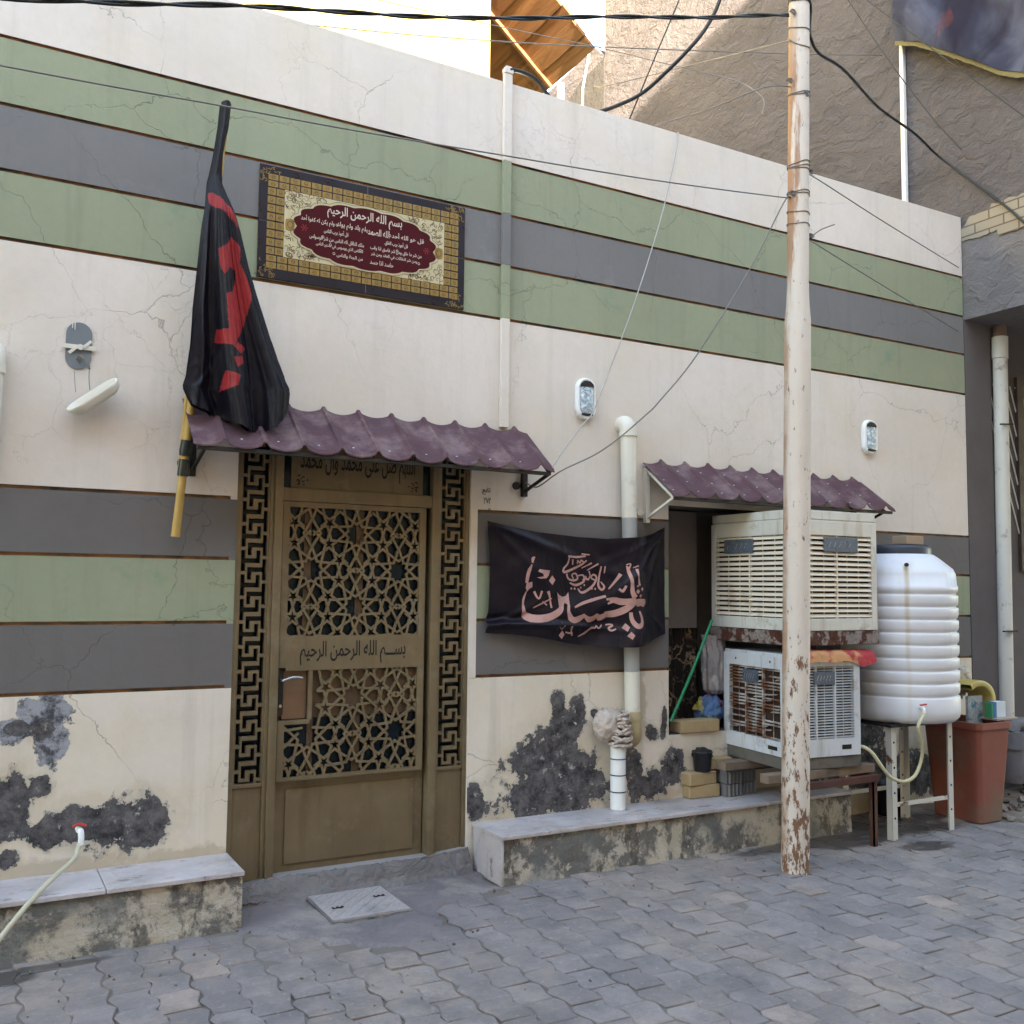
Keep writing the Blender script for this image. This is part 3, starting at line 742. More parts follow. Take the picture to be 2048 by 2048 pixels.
# round cornered wall lamps
m_lglass = MT('ribbed_lamp_glass', .18, 0, .6)
k = m_lglass.vor(38); m_lglass = m_lglass.done(m_lglass.mix(m_lglass.mr(m_lglass.noise(46, 4), .4, .62), (.26, .33, .40), (.60, .68, .76)), .2, m_lglass.bump(k, .8, .01))
def lamp(label, cx, cz):
    t = thing('wall_lamp', label, 'wall lamp', (cx, 0, cz), 'oval bulkhead lamps')
    r1 = stadium(cx, cz, .132, .246, 14); r2 = stadium(cx, cz, .122, .236, 14); r3 = stadium(cx, cz, .096, .208, 14); n = len(r1)
    rings = [(r1, -.001), (r1, -.022), (r2, -.034), (r3, -.034), (r3, -.022)]
    hs = MB(); V = [(x, y, z) for rg, y in rings for x, z in rg]
    hs.add(V, [(i*n+j, i*n+(j+1) % n, (i+1)*n+(j+1) % n, (i+1)*n+j) for i in range(4) for j in range(n)], 0, True)
    hs.build('housing', m_white_pl, t)
    gl = MB(); lv = [(1, -.024), (.9, -.033), (.6, -.039), (.2, -.041)]
    V = [(cx+(x-cx)*s, y, cz+(z-cz)*s) for s, y in lv for x, z in r3]
    gl.add(V, [(i*n+j, i*n+(j+1) % n, (i+1)*n+(j+1) % n, (i+1)*n+j) for i in range(3) for j in range(n)]+[tuple(range(3*n, 4*n))], 0, True)
    gl.build('glass', m_lglass, t)
    MB().prism([(cx-.044, cz+.070), (cx+.044, cz+.070), (cx+.040, cz+.086), (cx+.02, cz+.100), (cx-.02, cz+.100), (cx-.040, cz+.086)], -.0415, -.030).ribbon([(cx-.022, cz+.065), (cx-.034, cz+.052), (cx-.016, cz+.045), (cx-.034, cz+.036), (cx-.014, cz+.03)], .004, -.043).build('lamp_fitting', m_black_iron, t)
    MB().box(cx-.038, cx+.038, -.0395, -.030, cz-.100, cz-.088).build('lamp_base', m_black_iron, t)
lamp('oval white wall lamp above the black banner', 3.096, 2.588)
lamp('oval white wall lamp above the second awning, right of the pole', 5.475, 2.565)

# broken lamp on the left
bl = thing('broken_wall_lamp', 'broken wall lamp with its cover dangling by wires, left of the flag', 'wall lamp', (.40, 0, 2.55))
MB().prism(stadium(.393, 2.55, .108, .212, 12), -.006, .0).build('bare_base', simple('blue_grey_cement', (.17, .185, .205), .9, var=.15), bl)
b = MB(); b.box(.328, .462, -.016, -.010, 2.532, 2.552); b.tube([(.398, -.008, 2.542), (.398, -.020, 2.542)], .013, 14)
for s in (-1, 1): b.prism([(.398+s*.010, 2.548), (.398+s*.040, 2.578), (.398+s*.050, 2.570), (.398+s*.018, 2.536)] if s > 0 else [(.388, 2.536), (.358, 2.506), (.348, 2.514), (.380, 2.548)], -.0205, -.0165)
b.box(.362, .366, -.010, -.005, 2.625, 2.652); b.box(.372, .376, -.010, -.005, 2.620, 2.655)
b.build('bracket', m_white_pvc, bl, bevel=.001)
wv = MB()
for k in range(5):
    o = .004*k; wv.tube(smooth_path([(.385+o, -.008, 2.49-o), (.40+o, -.03, 2.50-o), (.425+o, -.035, 2.475-o*2), (.44-o, -.03, 2.455)]), .0025, 6)
wv.tube(smooth_path([(.438, -.03, 2.455), (.437, -.045, 2.40), (.440, -.07, 2.345)]), .002, 6)
wv.tube(smooth_path([(.378, -.008, 2.445), (.379, -.03, 2.40), (.384, -.06, 2.33)]), .0012, 6)
wv.build('wires', m_cable_g, bl)
ax = Vector((.77, -.05, .63)).normalized(); nn_ = Vector((-.55, -.30, .78)); nn_ = (nn_-ax*nn_.dot(ax)).normalized(); ay = nn_.cross(ax)
mt = Matrix((ax, ay, nn_)).transposed().to_4x4()
def dish(rg): return [mt @ Vector((x, z, d)) for pts, d in rg for x, z in pts]
st = lambda q: [(z, x) for x, z in stadium(0, 0, .118*q, .25*q, 12)]
rg = [(st(.80), -.045), (st(.96), -.030), (st(1), -.010), (st(1.02), 0), (st(.92), 0), (st(.88), -.022), (st(.7), -.034)]; n = len(st(1))
dd = MB(); V = [v+Vector((.448, -.085, 2.325)) for v in dish(rg)]
dd.add(V, [(i*n+j, i*n+(j+1) % n, (i+1)*n+(j+1) % n, (i+1)*n+j) for i in range(len(rg)-1) for j in range(n)]+[tuple(range(n)), tuple(range((len(rg)-1)*n, len(rg)*n))], 0, True)
dd.build('lamp_cover', m_white_pvc, bl)

# pipes
def pvc(name, label, cat='pipe', loc=(0,0,0)): return thing(name, label, cat, loc)
t = pvc('drain_pipe', 'tall cream drain pipe running behind the black banner', 'pipe', (3.37, 0, .76))
sp = smooth_path([(3.365, .02, 2.455), (3.365, -.03, 2.462), (3.366, -.058, 2.44), (3.367, -.062, 2.40)])
MB().tube(sp, .050, 18).tube([(3.367,-.062,2.405),(3.367,-.062,2.385)], .054, 18).build('elbow', m_white_pvc, t)
pp = MB()
for a, b, k in ((2.39, 1.905, 0), (1.905, 1.013, 1), (1.013, .78, 0)):
    pp.tube([(3.367+(2.4-a)*.022, -.062, a), (3.367+(2.4-b)*.022, -.062, b)], .045, 18, k)
pp.build('pipe', [m_white_pvc, simple('grey_painted_pvc', (.30, .30, .30), .6, var=.12)], t)
MB().tube([(3.402,-.062,.785),(3.404,-.062,.735)], .052, 18).tube(smooth_path([(3.404,-.062,.735),(3.412,-.062,.68),(3.425,-.04,.63),(3.43,.02,.60)]), .046, 16).build('collar', simple('yellowed_pvc', (.42, .34, .20), .5, var=.25), t)
t = pvc('pipe_stub', 'short white ringed drain pipe standing on the marble ledge', 'pipe', (3.285, -.085, .245))
ps = MB().tube([(3.285,-.085,.247),(3.285,-.085,.615)], .044, 20)
ps.build('pipe', m_white_pl, t)
for z in (.525, .435, .342): MB().tube([(3.285,-.085,z),(3.285,-.085,z+.006)], .0452, 20).build('joint_ring', m_black_iron, t)
def lump(name, label, cat, c, sx, sy, sz, mat, amp=.35, fs=6, sub=5, parent=None):
    bm = bmesh.new(); bmesh.ops.create_icosphere(bm, subdivisions=sub, radius=1)
    for v in bm.verts:
        d = v.co.normalized(); q = [1-2*abs(nz(d.x*fs*a+c[0], d.y*fs*a+a, d.z*fs*a+c[2])) for a in (.25, .5, 1, 2)]
        k = 1+amp*(.45*q[0]+.35*q[1]+.22*q[2]+.12*q[3]-.35)
        v.co = Vector((d.x*sx*k, d.y*sy*k, d.z*sz*k))
    me = bpy.data.meshes.new(name); bm.to_mesh(me); bm.free()
    for p in me.polygons: p.use_smooth = True
    me.materials.append(mat); o = bpy.data.objects.new(name, me); COL.objects.link(o); o.location = c
    if parent: o.parent = parent; o.location = Vector(c)-parent.location
    return tag(o, label, cat)
m_bagm = simple('crumpled_beige_plastic', (.47, .39, .34), .3, var=.3, scale=12, bump=1., bsc=16, bd=.03, spec=.6, dirt=(.22, .17, .14), dirt_at=(.54, .66), dsc=12)
bag = lump('plastic_bag', 'crumpled beige plastic bag wrapped round the gap between drain pipes', 'plastic bag', (3.235, -.06, .715), .098, .055, .088, m_bagm, .26, 2.2)
for k in range(13):
    zc = .612+.0135*k; wr_ = MB()
    wr_.tube([(3.298+.004*math.sin(k*2)+(.062+.012*nz(math.cos(q)*2, math.sin(q)*2, k*3.1)-.002*k)*math.cos(q)*1.08, -.085+(.060+.012*nz(math.cos(q)*2, math.sin(q)*2, k*3.1+9))*math.sin(q), zc+(.010+.012*abs(nz(k*1.3, 0, 0)))*math.sin(q+k*2.3)+.014*nz(math.cos(q)*3, math.sin(q)*3, k*2.3)) for q in [2*math.pi*i_/40 for i_ in range(41)]], [.0085+.0055*nz(i_*.35, k*5, 2) for i_ in range(41)], 9, cap=False)
    wr_.build('wrapped_fold', m_bagm, bag)
t = pvc('edge_pipe', 'cream pipe with a rounded cap at the left edge of the wall', 'pipe', (.07, 0, 1.9))
MB().tube(smooth_path([(.06,.02,2.47),(.06,-.03,2.475),(.06,-.05,2.44),(.06,-.05,2.40)]), .046, 16).build('elbow', m_white_pvc, t)
MB().tube([(.06,-.05,2.41),(.052,-.05,1.93)], .041, 16).tube([(.06,-.05,2.425),(.06,-.05,2.38)], .048, 16).build('pipe', m_white_pvc, t)

# stencilled mark
stn = MB(); put_text(stn, 'تابع', 2.462, 2.015, .05, -.0015, .04); put_text(stn, '٢٧٢', 2.468, 1.962, .045, -.0015, .035); put_text(stn, '٥', 2.482, 1.915, .014, -.0015, .016)
stn.build('stencil_mark', simple('faded_black_stencil', (.06, .05, .045), .9, bump=0), house, recalc=False)
# nail plate of old paint
# tap and hose
t = thing('garden_tap', 'white tap with red lever in the peeling plaster', 'tap', (.475, 0, .43))
MB().tube([(.475,.005,.425),(.475,-.05,.428)], .010, 12).tube(smooth_path([(.475,-.045,.43),(.482,-.062,.425),(.484,-.07,.40),(.484,-.07,.375)]), [.013]*18+[.011], 12).tube([(.484,-.07,.378),(.484,-.07,.372)], .015, 12).build('spout', m_white_pl, t)
MB().bar((.448,-.055,.447),(.478,-.055,.459),.014,.010).bar((.476,-.055,.459),(.506,-.055,.446),.016,.010).build('lever', simple('red_plastic', (.45, .05, .04), .4, bump=0), t, bevel=.003)
HOSE = [(.484,-.07,.385),(.47,-.085,.35),(.452,-.12,.325),(.349,-.26,.283),(.262,-.36,.225),(.177,-.42,.14),(.084,-.50,.048),(-.05,-.62,.012),(-.3,-.75,.012)]
tag(MB().tube(smooth_path(HOSE, 8), .0105, 10).build('hose', simple('dirty_cream_hose', (.46, .42, .31), .5, var=.12)), 'dirty cream hose hanging from the tap over the left ledge', 'hose')

# ledges
def ledge(label, x0, x1, jx, left_clad):
    t = thing('masonry_ledge', label, 'ledge', (x0, 0, 0), 'marble topped ledges')
    m = MB(); nn = 120
    def f(u, v): 
        x = x0+u*(x1-x0); return (x, -.315-.006*nz(x*6, v*2, 1)-.004*nz(x*22, v*7, 3)-.010*(1-v)**3, -.02+v*.245)
    m.grid(nn, 16, f); m.add([(x0,-.31,-.02),(x0,0,-.02),(x0,0,.225),(x0,-.31,.225)], ((0,1,2,3),)); m.add([(x1,-.31,-.02),(x1,0,-.02),(x1,0,.225),(x1,-.31,.225)], ((3,2,1,0),))
    m.add([(x0,-.318,.2245),(x1,-.318,.2245),(x1,0,.2245),(x0,0,.2245)], ((0,1,2,3),))
    m.build('masonry', m_bench, t, recalc=False)
    for a, b in zip(jx, jx[1:]):
        MB().box(a+.0015, b-.0015, -.332, -.001, .2255, .245).build('marble_slab', m_marble, t, bevel=.0025)
    if left_clad:
        MB().box(x0-.014, x0-.001, -.328, -.172, .0, .225).build('marble_facing', m_marble, t, bevel=.002)
        MB().box(x0-.014, x0-.001, -.169, -.012, .0, .225).build('marble_facing', m_marble, t, bevel=.002)
    return t
ledge('long stained ledge with marble top left of the door, hose over it', -3.5, 1.118, (-3.5, -2.3, -1.1, -.35, .56, 1.124), False)
ledge('marble topped ledge with marble end right of the door, pipe stub on it', 2.418, 4.9, (2.40, 3.32, 4.2, 4.9), True)

# threshold
stp = MB()
def stf(u, v):
    x = 1.118+u*1.258; prof = [(.065, .105), (-.005, .105), (-.022, .09), (-.055, .03), (-.085, .008), (-.12, -.02)]
    k = v*(len(prof)-1); i = min(int(k), len(prof)-2); q = k-i
    y = prof[i][0]+(prof[i+1][0]-prof[i][0])*q; z = prof[i][1]+(prof[i+1][1]-prof[i][1])*q
    e = max(0, (u-.80)/.2); l = max(0, (.17-u)/.17)
    z += e*.018*(z > .02)+.010*nz(x*7, v*3, 2)*v+.014*abs(nz(x*22+v*6, v*5, 4))*(v > .22)+.006*nz(x*60, v*20, 4)*(v > .22)
    y += -.02*l*(z > .02)+.014*nz(x*9, v*4, 7)*v+.008*nz(x*30, v*9, 7)*v
    return (x, y, z-.03*l*(v < .5))
stp.grid(220, 40, stf, mf=lambda u, v: 1 if v < .20+.03*nz(u*14, 0, 2) and u > .14 else 0); stp.add([(1.118,.16,.1),(2.372,.16,.1),(2.372,.06,.1045),(1.118,.06,.1045)], ((0,1,2,3),), 1)
tag(stp.build('door_step', [m_concrete, simple('smooth_step_top', (.27, .245, .235), .85, var=.15, bump=.3)], recalc=False), 'rough grey cement step under the door', 'step')

# inspection cover
mc = thing('drain_cover', 'square pale patterned drain cover set in the cement before the door', 'drain cover', (1.67, -.27, 0))
mt_c = simple('pale_cast_cover', (.36, .32, .315), .75, 0, var=.15, scale=6, bump=.1, dirt=(.2, .19, .19), dirt_at=(.55, .7))
cv = MB(); cx, cy, hs_ = 1.672, -.268, .182
cv.box(cx-hs_, cx+hs_, cy-hs_-.01, cy+hs_, -.02, .018)
for i in range(-9, 10):
    for j in range(-9, 10):
        if (i+j) % 2: continue
        a = (cx+i*.018, cy+j*.018); d = .0135 if (i % 4 in (0, 1)) == (j % 4 in (0, 1)) else -.0135
        cv.bar((a[0]-d*.7, a[1]-.0095, .0195), (a[0]+d*.7, a[1]+.0095, .0195), .0045, .003)
cv.build('cover_plate', mt_c, mc)
MB().box(cx-hs_-.012, cx+hs_+.012, cy-hs_-.022, cy+hs_+.012, -.02, .012).build('cover_frame', m_concrete, mc)
gh = MB()
for gx, gy in ((-.115, -.045), (.115, .03)):
    pts = [(gx-.02, .012), (gx-.022, -.008), (gx-.004, -.004), (gx, .010), (gx+.006, -.006), (gx+.024, -.006), (gx+.024, .012)]
    P_ = [(cx+a, cy+gy+b) for a, b in pts]
    for (p, q) in zip(P_, P_[1:]): gh.bar((p[0], p[1], .0215), (q[0], q[1], .0215), .008, .003)
gh.build('lifting_hole', m_letter, mc)

# ------------------------------------------------------------------ flag
def polec(z): t = (z-1.70)/2.02; return Vector((.828+t*.128, -.055-t*.19, z))
fp = thing('flag_pole', 'bamboo pole taped to the wall bracket, leaning beside the door awning', 'flag pole', (.83, -.05, 1.71))
zz_ = [1.708+2.0*i/24 for i in range(25)]
MB().tube([polec(z) for z in zz_], [.0195*(1+.05*(i % 6 == 0))-.004*i/24 for i in range(25)], 14).build('bamboo', m_bamboo, fp)
MB().tube([polec(1.99)+Vector((-.012,.012,0)), polec(2.42)+Vector((-.022,.014,0))], .012, 10).build('second_cane', m_bamboo, fp)
tp_ = MB(); tp_.tube([polec(1.985), polec(2.062)], .0245, 14); tp_.tube([polec(2.078), polec(2.10), polec(2.15)], [.0255, .029, .025], 14)
tp_.build('tape', m_tape, fp)
MB().tube([(.885,-.002,2.062),(.885,-.02,2.062)], .022, 14).bar((.885,-.012,2.062),(.845,-.075,2.062),.012,.012).build('bracket', m_black_iron, fp)
FL = [(.927,3.712),(.922,3.606),(.908,3.47),(.889,3.343),(.883,3.245),(.868,3.12),(.855,2.91),(.844,2.746),(.84,2.583),(.826,2.429),(.812,2.38),(.85,2.30),(.90,2.15)]
FR = [(.972,3.714),(.966,3.608),(.95,3.471),(.95,3.338),(1.004,3.217),(1.036,3.117),(1.079,2.958),(1.127,2.815),(1.193,2.64),(1.26,2.48),(1.293,2.395),(1.287,2.30),(1.283,2.15)]
FB = [(.80,2.33),(.86,2.29),(.933,2.272),(1.018,2.237),(1.103,2.193),(1.146,2.19),(1.215,2.216),(1.266,2.269),(1.30,2.33)]
REDS = [[(.882,3.273),(.9,3.279),(.956,3.234),(1.008,3.2),(1.027,3.129),(1.014,3.135),(.953,3.181),(.889,3.22)],
 [(.932,3.011),(.97,3.039),(.986,3.077),(1.03,3.037),(1.028,2.966),(1.082,2.861),(1.092,2.819),(1.062,2.683),(1.015,2.568),(.998,2.579),(.97,2.808),(.999,2.822),(1.015,2.885),(1.011,2.924),(.982,2.932),(.961,2.894),(.945,2.926)],
 [(1.031,2.592),(1.074,2.571),(1.046,2.542),(1.015,2.568)], [(1.013,2.52),(1.05,2.533),(1.061,2.5),(1.031,2.475)],
 [(.989,2.466),(1.045,2.438),(1.038,2.394),(.972,2.369)], [(.947,2.654),(.992,2.651),(.998,2.579),(.943,2.597)]]
def fbot(x):
    for (x0, z0), (x1, z1) in zip(FB, FB[1:]):
        if x0 <= x <= x1: return z0+(z1-z0)*(x-x0)/(x1-x0)
    return FB[0][1] if x < FB[0][0] else FB[-1][1]
def fl_pt(u, v, back=0):
    # v: 0 top .. 1 bottom hem
    z = 3.712
    x = 0
    lo = 2.19; z = 3.712+(2.29-3.712)*v
    for _ in range(3):
        xl, xr = lerp_tab(FL, z), lerp_tab(FR, z); x = xl+(xr-xl)*u
        z = 3.712+(fbot(x)-3.712)*v
    wd = xr-xl; pz = polec(z).y
    t = max(0., (v-.2)/.8)
    if v < .24:   # rolled round the pole
        a = math.pi*u; k = .030
        y = pz-k*math.sin(a)-.004
    else:
        a = math.pi*u; q = min(1, (v-.24)/.12)
        y0 = pz-.030*math.sin(a)-.004
        y1 = -.245+.02*t-.05*math.sin(a)*(1-.3*t)
        # folds: a deep dark valley left of centre and a long ridge on the right
        y1 += .085*t*math.exp(-((u-.27)/.13)**2)-.040*t*math.exp(-((u-.44)/.07)**2)-.045*t*math.exp(-((u-.83)/.06)**2)+.03*t*math.exp(-((u-.68)/.10)**2)
        for (fc, fw, fa, sk) in ((.12, .020, -.022, .1), (.36, .016, -.026, .05), (.55, .022, -.030, -.08), (.62, .014, .022, -.08), (.74, .018, -.022, .06), (.91, .016, -.020, .04), (.20, .022, .020, .12)):
            y1 += fa*t*math.exp(-((u-fc-sk*(v-.6)+.02*nz(v*5, fc*9, 1))/fw)**2)*(.6+.5*nz(v*3, fc*20, 4))
        dg = (u-.02)-(1-v)*1.5; y1 += -.020*t*math.exp(-(dg/.03)**2)*max(0, v-.75)*4
        y1 += .012*t*nz(u*5, v*3, 2)+.006*t*abs(nz(u*14, v*22, 9))+.006*nz(u*12, v*6, 5)*t
        y = y0+(y1-y0)*q
    return (x, y+back, z)
fg = MB()
def redf(u, v):
    p = fl_pt(u, v); return 1 if any(inpoly(p[0]+.002*nz(p[0]*90, p[2]*90, 0), p[2]+.002*nz(p[0]*90, p[2]*90, 9), P) for P in REDS) else 0
fg.grid(180, 260, lambda u, v: fl_pt(u, v), mf=redf)
fg.grid(20, 80, lambda u, v: fl_pt(u, v, .035 if v < .24 else .05), 0)
tag(fg.build('flag', [m_flag, m_flag_red], recalc=False), 'black flag with a red emblem draped down its bamboo pole', 'flag')

# ------------------------------------------------------------------ banner
bnt = [(2.445,1.852),(2.56,1.828),(2.75,1.800),(3.0,1.780),(3.2,1.775),(3.4,1.790),(3.55,1.818),(3.655,1.860)]
bnb = [(2.452,1.245),(2.60,1.238),(2.75,1.222),(2.95,1.185),(3.15,1.158),(3.35,1.158),(3.5,1.175),(3.66,1.222)]
def tab(T, x):
    for (x0, z0), (x1, z1) in zip(T, T[1:]):
        if x0 <= x <= x1: return z0+(z1-z0)*(x-x0)/(x1-x0)
    return T[0][1] if x < T[0][0] else T[-1][1]
def bn_y(x, z):
    u = (x-2.44)/1.22; v = (z-1.2)/.62
    pipe = -.095*math.exp(-((x-3.38)/.13)**2)
    base = -.030-.045*math.sin(math.pi*min(1, max(0, u)))
    k = math.exp(-((u-.55)/.33)**2)
    f = .017*math.sin((z-1.2)*17-(x-2.44)*7.5+.8*nz(x*2, z*2, 5))*k*(.5+.9*max(0, .75-v))
    e = z-(1.285+.03*math.sin(u*3)-.10*max(0, u-.1)); f += -.026*math.exp(-(e/.016)**2)*max(0, 1-u*1.15)+.016*math.exp(-((e-.035)/.02)**2)*max(0, 1-u*1.3)
    for (ax_, az_, sl, wd, am, fall) in ((2.46, 1.84, -.34, .016, -.026, 2.0), (2.46, 1.84, -.9, .018, -.014, 3.2), (3.655, 1.85, .95, .015, -.026, 2.2), (3.655, 1.85, 2.0, .020, -.020, 2.0), (3.655, 1.85, .45, .012, -.016, 3.0), (2.455, 1.26, .5, .014, -.018, 2.6), (3.66, 1.235, -.8, .016, -.016, 2.8)):
        dx, dz = x-ax_, z-az_; dd = (dz-sl*dx)/math.sqrt(1+sl*sl); L_ = math.hypot(dx, dz)
        f += am*math.exp(-(dd/(wd*(1+1.5*L_)))**2)*math.exp(-L_*fall)*min(1, L_*12)
    f += .010*nz(x*4, z*5, 3)+.005*nz(x*11, z*14, 8)
    return min(base+f+pipe, -.012)
def bn_p(u, v):
    x = 2.452+u*1.205
    xl = -.02*math.sin(v*math.pi)*(1-u)*-1; x += xl+.03*u*(1-v)*.3
    zb, zt = tab(bnb, x), tab(bnt, x); z = zb+(zt-zb)*v
    return (x, bn_y(x, z), z)
bn = thing('banner', 'black cloth banner with pink Arabic calligraphy tied across the drain pipe', 'banner', (3.05, 0, 1.2))
MB().grid(200, 110, bn_p).build('cloth', m_banner, bn, recalc=False)
cal = MB()
def B2(px_, py_):   # lettering traced in the banner's own plane
    return (2.405+px_*.000643, 1.872-py_*.000555)
yfn = lambda x, y, z: (x, bn_y(x, z)-.0025+y, z)
def pen(pts, ws, s=1.0):
    P = [B2(a, b) for a, b in pts]
    k = 4; PP = sm2(P, k)
    W = ws if isinstance(ws, (list, tuple)) else [ws]*len(pts)
    WW = []
    for i in range(len(W)-1):
        for q in range(k): WW.append((W[i]+(W[i+1]-W[i])*q/k)*.00060*s)
    cal.ribbon(PP, WW+[W[-1]*.0006*s], 0, fn=yfn)
def fillp(pts):
    P = [B2(a, b) for a, b in pts]; cal.add([yfn(x, 0, z) for x, z in P], (tuple(range(len(P))),))
def dot(x, y, r): fillp([(x, y-r*1.15), (x+r*.8, y-r*.1), (x+r*.1, y+r*1.1), (x-r*.85, y+r*.1)])
pen([(515,380),(495,400),(488,440)], [8,34,14]); pen([(482,455),(460,510),(448,570),(438,640)], [8,34,34,26])
fillp([(440,640),(490,628),(492,680),(462,700),(448,725),(430,690)])
pen([(440,722),(420,790),(412,850),(415,925),(440,965),(485,988)], [8,22,18,38,70,78]); pen([(470,985),(560,992),(650,978),(720,945),(765,900),(780,850)], [72,70,68,64,52,30])
fillp([(738,728),(762,760),(792,775),(830,765),(858,728),(856,840),(838,850),(806,835),(790,870),(752,882),(745,800)])
pen([(800,820),(820,800),(845,850),(838,920),(862,985),(900,1008),(955,990),(1005,955)], [14,14,26,30,56,58,56,30])
pen([(1000,960),(1050,1002),(1105,990),(1140,950)], [20,54,52,26]); pen([(1135,950),(1170,985),(1220,965),(1230,925)], [20,60,52,26])
pen([(1225,950),(1300,945),(1370,915),(1430,870),(1470,830),(1520,815),(1590,820)], [52,66,66,58,52,50,50])
pen([(1228,820),(1290,805),(1360,822),(1430,815),(1478,785)], [62,54,62,56,26])
fillp([(1480,800),(1585,800),(1600,830),(1580,872),(1490,868)])
pen([(900,880),(980,838),(1080,806),(1220,765)], [16,28,30,22])
pen([(1405,450),(1418,510),(1430,580),(1437,650),(1442,720),(1470,780)], [14,34,30,36,38,52])
pen([(1440,930),(1450,1010),(1485,1068),(1530,1060),(1545,1000),(1522,915)], [30,38,50,46,36,16])
for q in ((768,1065,36),(783,1155,38),(1398,1085,38),(1428,1168,36),(685,610,42)): dot(*q)
fillp([(555,500),(600,508),(660,512),(648,560),(622,590),(570,596),(532,585),(596,572),(590,545),(540,525)])
pen([(960,1175),(1030,1140),(1090,1090),(1130,1090),(1145,1070),(1165,1092),(1185,1085),(1205,1058)], [10,22,22,18,14,16,14,10])
pen([(1240,1060),(1275,1055),(1300,1065),(1262,1095),(1285,1118),(1320,1100)], [12,16,14,18,20,10]); pen([(868,1068),(878,1115),(895,1165)], [26,14,18]); pen([(820,1128),(860,1138),(898,1140)], [14,16,12])
pen([(830,365),(920,372),(1020,358)], [18,20,16]); pen([(975,338),(1060,345)], [16,10])
pen([(842,372),(835,440),(800,490),(802,525),(850,512),(940,468),(990,440),(1030,402)], [14,16,20,22,24,22,18,12]); pen([(880,395),(885,450)], 14); pen([(935,440),(930,405),(962,430),(970,402),(998,420)], 13)
pen([(832,540),(850,590),(905,608),(948,590),(928,538),(888,552),(905,592)], [16,18,20,18,14,14,12]); pen([(952,560),(1005,555),(1015,615),(935,655),(865,632)], [12,16,22,24,12]); pen([(985,482),(1085,428)], [10,16]); pen([(1042,502),(1150,434)], [10,16])
pen([(955,690),(985,730),(1050,704),(1115,645),(1145,575),(1112,545),(1090,580),(1140,605)], [14,22,24,20,18,16,16,12]); pen([(1060,510),(1078,560),(1050,600),(1030,560)], 13); pen([(1000,600),(1040,590),(1070,600)], 12)
for q in ((888,690,13),(922,692,13),(1020,655,12),(1092,690,12),(1125,692,12),(985,680,10)): dot(*q)
pen([(1178,458),(1170,560),(1158,660),(1188,700),(1212,668),(1182,618)], [18,16,22,22,18,10]); pen([(1218,458),(1212,530)], [16,10])
pen([(1350,535),(1300,622),(1248,692)], [34,22,10]); pen([(1330,690),(1362,712),(1385,655),(1360,725)], [22,26,20,14]); pen([(1400,440),(1440,432),(1412,500)], [10,12,20]); pen([(1490,480),(1496,560),(1512,655)], [30,16,26]); pen([(1458,470),(1512,448)], [10,14])
for q in ((1490,715,24),(1542,690,20),(1522,760,18),(1490,660,12)): dot(*q)
pen([(512,722),(555,795),(588,718)], [24,14,22]); pen([(505,885),(600,835),(685,790)], [12,18,10]); pen([(648,720),(668,800),(682,885)], [30,16,20]); pen([(590,820),(640,858)], [10,16])
cal.build('calligraphy', m_print, bn, recalc=False)

# ------------------------------------------------------------------ coolers
def cabm(name, col, d):
    m = MT(name, .5, .1, .35)
    c = m.mix(m.mr(m.noise(3, 6), .35, .65), tuple(x*.9 for x in col), tuple(x*1.06 for x in col))
    c = m.mix(m.mr(m.noise(1, 8, .7, vec=m.map((16, 16, 1.6))), .52, .68, 0, .6), c, d)
    c = m.mix(m.mr(m.noise(6, 9, .75), .56, .66, 0, .65), c, tuple(x*.8 for x in d))
    c = m.mix(m.mr(m.noise(30, 7, .8), .68, .71, 0, .9), c, (.09, .04, .022))
    return m.done(c, m.mr(m.noise(7, 5), .3, .7, .38, .66), m.bump(m.noise(5, 4), .12, .01))
m_cab = cabm('cream_cooler_steel', (.60, .575, .52), (.38, .30, .21))
m_slat = simple('cream_slat', (.68, .595, .48), .5, 0, var=.1, bump=.04, dirt=(.40, .28, .18), dirt_at=(.58, .72))
m_cabw = cabm('blue_white_cooler_steel', (.58, .59, .62), (.30, .24, .19))
m_rustslat = simple('rusty_slat', (.50, .46, .42), .7, 0, var=.15, dirt=(.17, .07, .035), dirt_at=(.42, .56), dsc=9, bump=.2)
m_pad = simple('brown_straw_pad', (.035, .018, .012), .95, var=.6, scale=40, bump=.8)
m_tray = simple('flaking_rust_tray', (.26, .215, .19), .85, .1, var=.4, scale=12, dirt=(.085, .026, .014), dirt_at=(.46, .52), dsc=11, bump=1., bsc=22, bd=.035)
m_badge = simple('scratched_badge', (.12, .14, .18), .35, .3, var=.5, scale=22, bump=.2)
